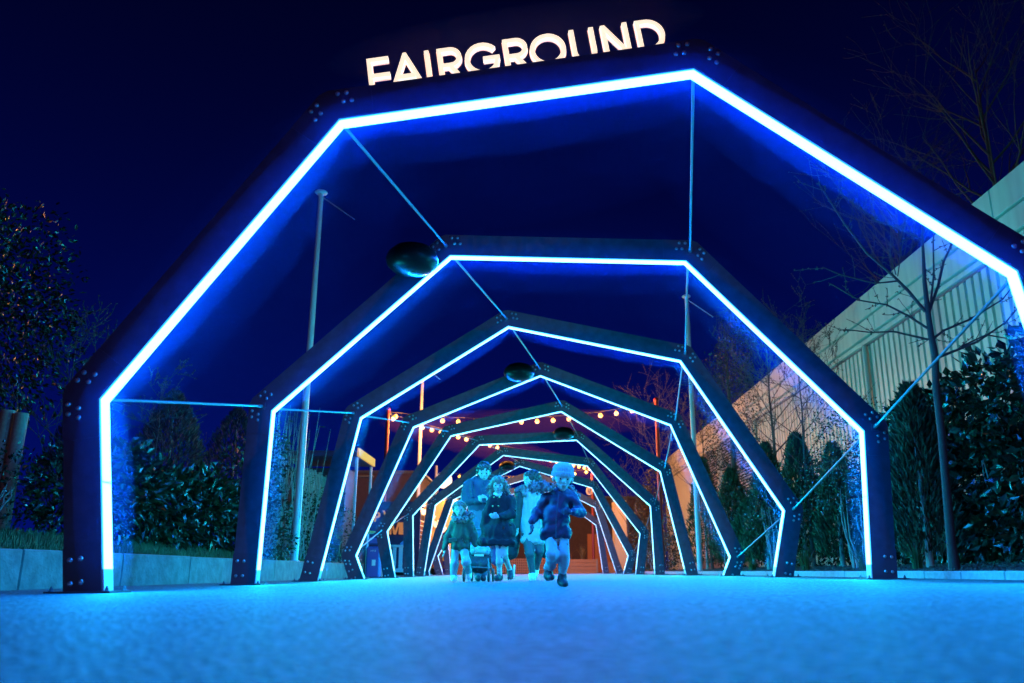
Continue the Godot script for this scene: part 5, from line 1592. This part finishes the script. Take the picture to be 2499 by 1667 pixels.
func man_with_phone() -> void:
	var o := thing("person", "tall dark-haired man in a zipped jacket looking down at his phone", "person", Vector3(-0.727, -0.012, -12.30), 0.0, "family walking through the tunnel")
	var body := [[-0.08, 1.313, 0, -0.059, 0.938, 0, 0.122, 0.1, 0.68], [0.011, 1.369, 0, 0.017, 1.44, 0, 0.046, 0.049], [-0.215, 1.312, 0, -0.239, 1.13, 0, 0.051, 0.043], [-0.239, 1.13, 0, -0.009, 1.117, 0.18, 0.04, 0.029], [0.09, 1.314, 0, 0.135, 1.146, 0, 0.049, 0.04], [0.135, 1.146, 0, 0.069, 1.116, 0.2, 0.037, 0.029], [-0.107, 0.91, 0, -0.076, 0.499, 0.04, 0.079, 0.06], [-0.076, 0.499, 0.04, -0.042, 0.059, 0, 0.054, 0.034], [-0.016, 0.91, 0, 0.02, 0.501, 0.02, 0.079, 0.06], [0.02, 0.501, 0.02, 0.028, 0.072, -0.1, 0.054, 0.034]]
	var jacket := [[-0.066, 1.341, 0, -0.069, 1.131, 0, 0.15, 0.146, 0.66], [-0.069, 1.131, 0, -0.059, 0.972, 0, 0.146, 0.132, 0.66], [-0.166, 1.361, 0, 0.047, 1.369, 0, 0.074, 0.071, 0.8], [-0.211, 1.333, 0, -0.243, 1.13, 0, 0.077, 0.066], [-0.243, 1.13, 0, -0.031, 1.116, 0.16, 0.063, 0.046], [0.087, 1.335, 0, 0.138, 1.153, 0, 0.071, 0.063], [0.138, 1.153, 0, 0.088, 1.118, 0.17, 0.06, 0.046], [0.005, 1.381, 0.02, 0.019, 1.415, 0.03, 0.066, 0.06]]
	var trousers := [[-0.108, 0.937, 0, -0.076, 0.499, 0.04, 0.094, 0.077], [-0.076, 0.499, 0.04, -0.04, 0.086, 0, 0.074, 0.06], [-0.009, 0.938, 0, 0.02, 0.501, 0.02, 0.094, 0.077], [0.02, 0.501, 0.02, 0.028, 0.099, -0.08, 0.074, 0.06], [-0.087, 0.93, 0, -0.023, 0.931, 0, 0.103, 0.103, 0.8]]
	var shoe_front := [[-0.041, 0.052, -0.02, -0.026, 0.04, 0.14, 0.049, 0.043]]
	var shoe_rear := [[0.027, 0.066, -0.12, 0.042, 0.04, 0.02, 0.049, 0.043]]
	var hair := [[0.021, 1.58, -0.05, 0.021, 1.594, 0.03, 0.094, 0.092], [-0.037, 1.596, 0.085, 0.083, 1.607, 0.085, 0.034, 0.037], [0.019, 1.518, -0.07, 0.018, 1.562, -0.08, 0.077, 0.08], [0.009, 1.653, 0.05, 0.058, 1.66, 0.03, 0.043, 0.037]]
	var c := Vector3(0.022, 1.531, 0.04)
	var h := 0.1315
	var bs := Basis.from_euler(Vector3(0.26, 0.12, 0.03))
	var b := nets(body, 0.017, 0.035)
	b.add(nets(moved(HEAD, c, h, bs), h / 13.0, h * 0.12))
	b.add(nets(hand(Vector3(-0.009, 1.117, 0.18), Vector3(1, 0.25, 0.3), Vector3(0, 1, 0.3), 0.17, 0.75), 0.008, 0.01))
	b.add(nets(hand(Vector3(0.073, 1.116, 0.2), Vector3(-1, 0.3, 0.3), Vector3(0, 1, 0.3), 0.17, 0.75), 0.008, 0.01))
	part("body", b, M.skin, o)
	face(o, c, h, bs, 0.0, M.hair_dark)
	part("jacket", nets(jacket, 0.015, 0.035, 1), M.coat_blue, o)
	part("trousers", nets(trousers, 0.015, 0.03, 1), M.denim, o)
	part("shoe", nets(shoe_front, 0.011, 0.02), M.boot, o)
	part("shoe", nets(shoe_rear, 0.011, 0.02), M.boot, o)
	part("hair", nets(hair + moved(HAIR_CAP, c, h, bs), 0.012, 0.03, 3), M.hair_dark, o)
	var st := B.new(); st.tube([Vector3(-0.143, 1.4, 0.1), Vector3(-0.146, 1.283, 0.165), Vector3(-0.122, 1.158, 0.17)], [0.018, 0.018, 0.018], 6); part("bag_strap", st, M.glove, o)
	var z := B.new(); z.tube([Vector3(0.021, 1.367, 0.16), Vector3(-0.001, 0.968, 0.16)], [0.006, 0.006], 5); part("zip", z, M.glove, o)
	var ph := B.new(); ph.cbox(Vector3(0.049, 1.133, 0.235), Vector3(0.075, 0.15, 0.009), 0.003, Basis.from_euler(Vector3(-0.7, 0.1, 0.1)))
	one("phone", ph, M.boot, "dark mobile phone held in the hands of the man in the zipped jacket", "phone", "", Transform3D(Basis(), o.position))

func woman_in_dress() -> void:
	var o := thing("person", "laughing woman in a pale dress and open dark parka behind the toddler in the beanie", "person", Vector3(0.016, 0.000, -12.60), 0.0, "family walking through the tunnel")
	var body := [[-0.016, 1.205, 0, -0.029, 0.865, 0, 0.125, 0.117, 0.7], [-0.052, 1.291, 0, -0.045, 1.362, 0, 0.044, 0.047], [-0.146, 1.204, 0, -0.216, 0.949, 0, 0.05, 0.044], [-0.216, 0.949, 0, -0.229, 0.75, 0.05, 0.041, 0.029], [0.1, 1.206, 0, 0.143, 0.951, 0, 0.05, 0.044], [0.143, 0.951, 0, 0.127, 0.752, 0.05, 0.041, 0.029], [-0.072, 0.669, 0, -0.043, 0.377, 0.08, 0.091, 0.064], [-0.043, 0.377, 0.08, -0.003, 0.078, 0, 0.059, 0.035], [0.071, 0.67, 0, 0.099, 0.421, 0, 0.091, 0.067], [0.099, 0.421, 0, 0.05, 0.161, -0.2, 0.062, 0.035]]
	var dress := [[-0.016, 1.205, 0, -0.03, 1.006, 0, 0.125, 0.126, 0.72], [-0.03, 1.006, 0, -0.044, 0.795, 0, 0.132, 0.144, 0.72], [-0.044, 0.795, 0, -0.008, 0.649, 0, 0.146, 0.161, 0.78], [-0.136, 0.572, 0, 0.128, 0.539, 0, 0.053, 0.053, 2]]
	var parka := [[-0.161, 1.209, -0.06, -0.231, 0.924, -0.05, 0.073, 0.091, 0.8], [-0.231, 0.924, -0.05, -0.302, 0.614, -0.06, 0.091, 0.114, 0.7], [-0.302, 0.614, -0.06, -0.321, 0.406, -0.06, 0.114, 0.114, 0.6], [-0.182, 1.204, 0, -0.238, 0.947, 0.02, 0.07, 0.07], [-0.238, 0.947, 0.02, -0.243, 0.777, 0.05, 0.067, 0.059], [0.115, 1.211, -0.06, 0.172, 0.898, -0.05, 0.076, 0.097, 0.8], [0.172, 0.898, -0.05, 0.178, 0.423, -0.06, 0.097, 0.103, 0.7], [-0.146, 1.233, -0.08, 0.101, 1.234, -0.08, 0.082, 0.082, 0.8], [-0.226, 1.266, -0.05, -0.176, 1.295, -0.05, 0.053, 0.053]]
	var fur := [[-0.233, 1.293, -0.04, -0.146, 1.335, -0.02, 0.044, 0.05], [-0.146, 1.319, 0, -0.123, 1.226, 0.08, 0.038, 0.032]]
	var tights := [[-0.072, 0.655, 0, -0.043, 0.377, 0.08, 0.097, 0.07], [-0.043, 0.377, 0.08, -0.003, 0.092, 0, 0.064, 0.044], [0.071, 0.656, 0, 0.099, 0.421, 0, 0.097, 0.073], [0.099, 0.421, 0, 0.05, 0.168, -0.2, 0.067, 0.044]]
	var shoe_front := [[-0.003, 0.078, -0.02, -0.003, 0.032, 0.12, 0.053, 0.05], [-0.003, 0.112, -0.02, -0.003, 0.078, -0.02, 0.044, 0.05]]
	var shoe_rear := [[0.048, 0.175, -0.24, 0.036, 0.078, -0.16, 0.05, 0.044]]
	var hair := [[0.013, 1.495, -0.03, -0.001, 1.506, 0, 0.105, 0.103], [0.086, 1.463, -0.06, 0.108, 1.442, -0.07, 0.05, 0.044], [0.057, 1.408, -0.02, 0.086, 1.367, -0.04, 0.044, 0.029]]
	var c := Vector3(-0.038, 1.441, 0)
	var h := 0.1260
	var bs := Basis.from_euler(Vector3(-0.12, -0.95, 0.12))
	var b := nets(body, 0.017, 0.035)
	b.add(nets(moved(HEAD, c, h, bs), h / 13.0, h * 0.12))
	b.add(nets(hand(Vector3(-0.229, 0.75, 0.05), Vector3(0.1, -1, 0.2), Vector3(0.2, 0, 1), 0.16, 0.5), 0.008, 0.01))
	part("body", b, M.skin, o)
	face(o, c, h, bs, 0.08, M.hair_dark)
	part("dress", nets(dress, 0.014, 0.035, 1), M.dress, o)
	part("tights", nets(tights, 0.014, 0.02), M.tights, o)
	part("parka", nets(parka, 0.016, 0.035, 1), M.coat_olive, o)
	part("fur_collar", nets(fur, 0.013, 0.03, 4), M.fur, o)
	part("shoe", nets(shoe_front, 0.011, 0.02), M.white, o)
	part("shoe", nets(shoe_rear, 0.011, 0.02), M.white, o)
	var hr := nets(hair + moved(HAIR_CAP, c, h, bs), 0.012, 0.03, 3)
	strands(hr, Vector3(0.035, 1.481, -0.03), Vector3(0.10, 0.10, 0.08), 120, 0.07, 0.003, 0.2)
	part("hair", hr, M.hair_dark, o)

func pushchair() -> void:
	var o := thing("pushchair", "black pushchair with a grey blanket between the girl and the boy in the parka", "pushchair", Vector3(-0.706, -0.011, -11.50))
	var seat := [[-0.097, 0.35, 0, 0.111, 0.352, 0, 0.059, 0.059], [-0.105, 0.299, 0.05, 0.127, 0.301, 0.05, 0.064, 0.064], [-0.063, 0.212, 0.08, 0.078, 0.213, 0.08, 0.075, 0.075], [-0.024, 0.151, 0.06, 0.04, 0.151, 0.06, 0.045, 0.045], [-0.106, 0.403, -0.12, 0.104, 0.405, -0.12, 0.053, 0.053]]
	var blanket := [[-0.071, 0.425, 0.02, 0.097, 0.414, 0, 0.053, 0.059], [-0.089, 0.446, -0.05, 0.016, 0.459, -0.03, 0.04, 0.045], [-0.065, 0.386, 0.1, 0.115, 0.375, 0.09, 0.04, 0.035]]
	part("seat", nets(seat, 0.014, 0.04, 1), M.boot, o)
	part("blanket", nets(blanket, 0.012, 0.03, 1), M.pale_cloth, o)
	var b := B.new()
	pushchair_wheel(o, Vector3(-0.18, 0.064, 0.22))
	pushchair_wheel(o, Vector3(-0.105, 0.059, -0.2))
	pushchair_wheel(o, Vector3(0.145, 0.066, 0.22))
	pushchair_wheel(o, Vector3(0.184, 0.062, -0.2))
	b = B.new(); b.tube([Vector3(-0.18, 0.07, 0.22), Vector3(-0.076, 0.299, 0.1)], [0.012, 0.012], 8); part("frame_tube", b, M.rod, o)
	b = B.new(); b.tube([Vector3(0.145, 0.072, 0.22), Vector3(0.13, 0.3, 0.1)], [0.012, 0.012], 8); part("frame_tube", b, M.rod, o)
	b = B.new(); b.tube([Vector3(-0.105, 0.068, -0.2), Vector3(-0.057, 0.275, 0)], [0.012, 0.012], 8); part("frame_tube", b, M.rod, o)
	b = B.new(); b.tube([Vector3(0.184, 0.07, -0.2), Vector3(0.131, 0.327, 0)], [0.012, 0.012], 8); part("frame_tube", b, M.rod, o)
	b = B.new(); b.tube([Vector3(-0.134, 0.186, 0.15), Vector3(0.185, 0.177, 0.15)], [0.012, 0.012], 8); part("frame_tube", b, M.rod, o)
	b = B.new(); b.tube([Vector3(-0.096, 0.3, 0), Vector3(-0.169, 0.696, -0.35)], [0.012, 0.012], 8); part("frame_tube", b, M.rod, o)
	b = B.new(); b.tube([Vector3(0.131, 0.327, 0), Vector3(0.121, 0.698, -0.35)], [0.012, 0.012], 8); part("frame_tube", b, M.rod, o)
	b = B.new(); b.tube([Vector3(-0.169, 0.696, -0.35), Vector3(0.121, 0.698, -0.35)], [0.012, 0.012], 8); part("frame_tube", b, M.rod, o)
	b = B.new(); b.cbox(Vector3(0.007, 0.343, 0.11), Vector3(0.13, 0.035, 0.012), 0.004); part("label_strip", b, M.white, o)


func pushchair_wheel(o: Node3D, at: Vector3) -> void:
	var b := B.new()
	var r := 0.072
	var pts := []; var rr := []
	for i in 17:
		pts.append(Vector3(0, cos(TAU * i / 16.0) * r, sin(TAU * i / 16.0) * r)); rr.append(0.016)
	b.tube(pts, rr, 8, false)
	var w := part("wheel", b, M.boot, o, Transform3D(Basis(), Vector3(at.x, r + 0.014, at.z)))
	b = B.new(); b.lathe([Vector2(0, -0.02), Vector2(0.05, -0.015), Vector2(0.05, 0.015), Vector2(0, 0.02)], 12, Transform3D(Basis(Vector3(0, 0, 1), PI / 2), Vector3.ZERO))
	part("hub", b, M.rod, w)

func beanie(o: Node3D, c: Vector3, h: float, bs: Basis) -> void:
	var b := B.new()
	var n := 120
	var prof := [[0.80, 0.16], [0.86, 0.20], [0.88, 0.34], [0.87, 0.50], [0.80, 0.56], [0.80, 0.60], [0.79, 0.80], [0.70, 1.02], [0.52, 1.17], [0.28, 1.25], [0.0, 1.27]]
	var pt := func(i: int, k: int) -> Vector3:
		var a := TAU * k / n
		var r: float = prof[i][0] * (1.0 + (0.022 if k % 3 == 0 else -0.012) * minf(1.0, prof[i][0] * 2.0))
		return c + bs * (Vector3(cos(a) * r, prof[i][1], sin(a) * r * 1.08 - 0.06) * h)
	for i in prof.size() - 1:
		for k in n:
			b.quad(pt.call(i, k + 1), pt.call(i, k), pt.call(i + 1, k), pt.call(i + 1, k + 1))
	part("beanie", b, M.knit, o)

func people() -> void:
	skin_mats()
	M.coat_navy = mat(lin(0.022, 0.03, 0.075), 0.45)
	M.coat_black = mat(lin(0.012, 0.014, 0.02), 0.8)
	M.coat_green = mat(lin(0.035, 0.07, 0.045), 0.65)
	M.coat_blue = mat(lin(0.035, 0.06, 0.10), 0.7)
	M.coat_olive = mat(lin(0.03, 0.045, 0.035), 0.7)
	M.pale_cloth = mat(lin(0.32, 0.35, 0.37), 0.8)
	M.denim = mat(lin(0.11, 0.14, 0.19), 0.8)
	M.dress = mat(lin(0.36, 0.37, 0.38), 0.7)
	M.tights = mat(lin(0.06, 0.08, 0.09), 0.6)
	M.skirt = mat(lin(0.14, 0.06, 0.17), 0.7)
	M.boot = mat(lin(0.03, 0.03, 0.04), 0.6)
	M.glove = mat(lin(0.035, 0.045, 0.08), 0.8)
	M.fur = mat(lin(0.24, 0.22, 0.20), 0.9)
	M.knit = mat(lin(0.38, 0.39, 0.40), 0.85)
	M.hair_fair = mat(lin(0.22, 0.18, 0.13), 0.5)
	M.hair_dark = mat(lin(0.045, 0.035, 0.03), 0.5)
	M.brass = mat(lin(0.7, 0.5, 0.2), 0.3, 1.0)
	boy_in_hat()
	girl_in_coat()
	boy_in_parka()
	man_with_phone()
	woman_in_dress()
	pushchair()
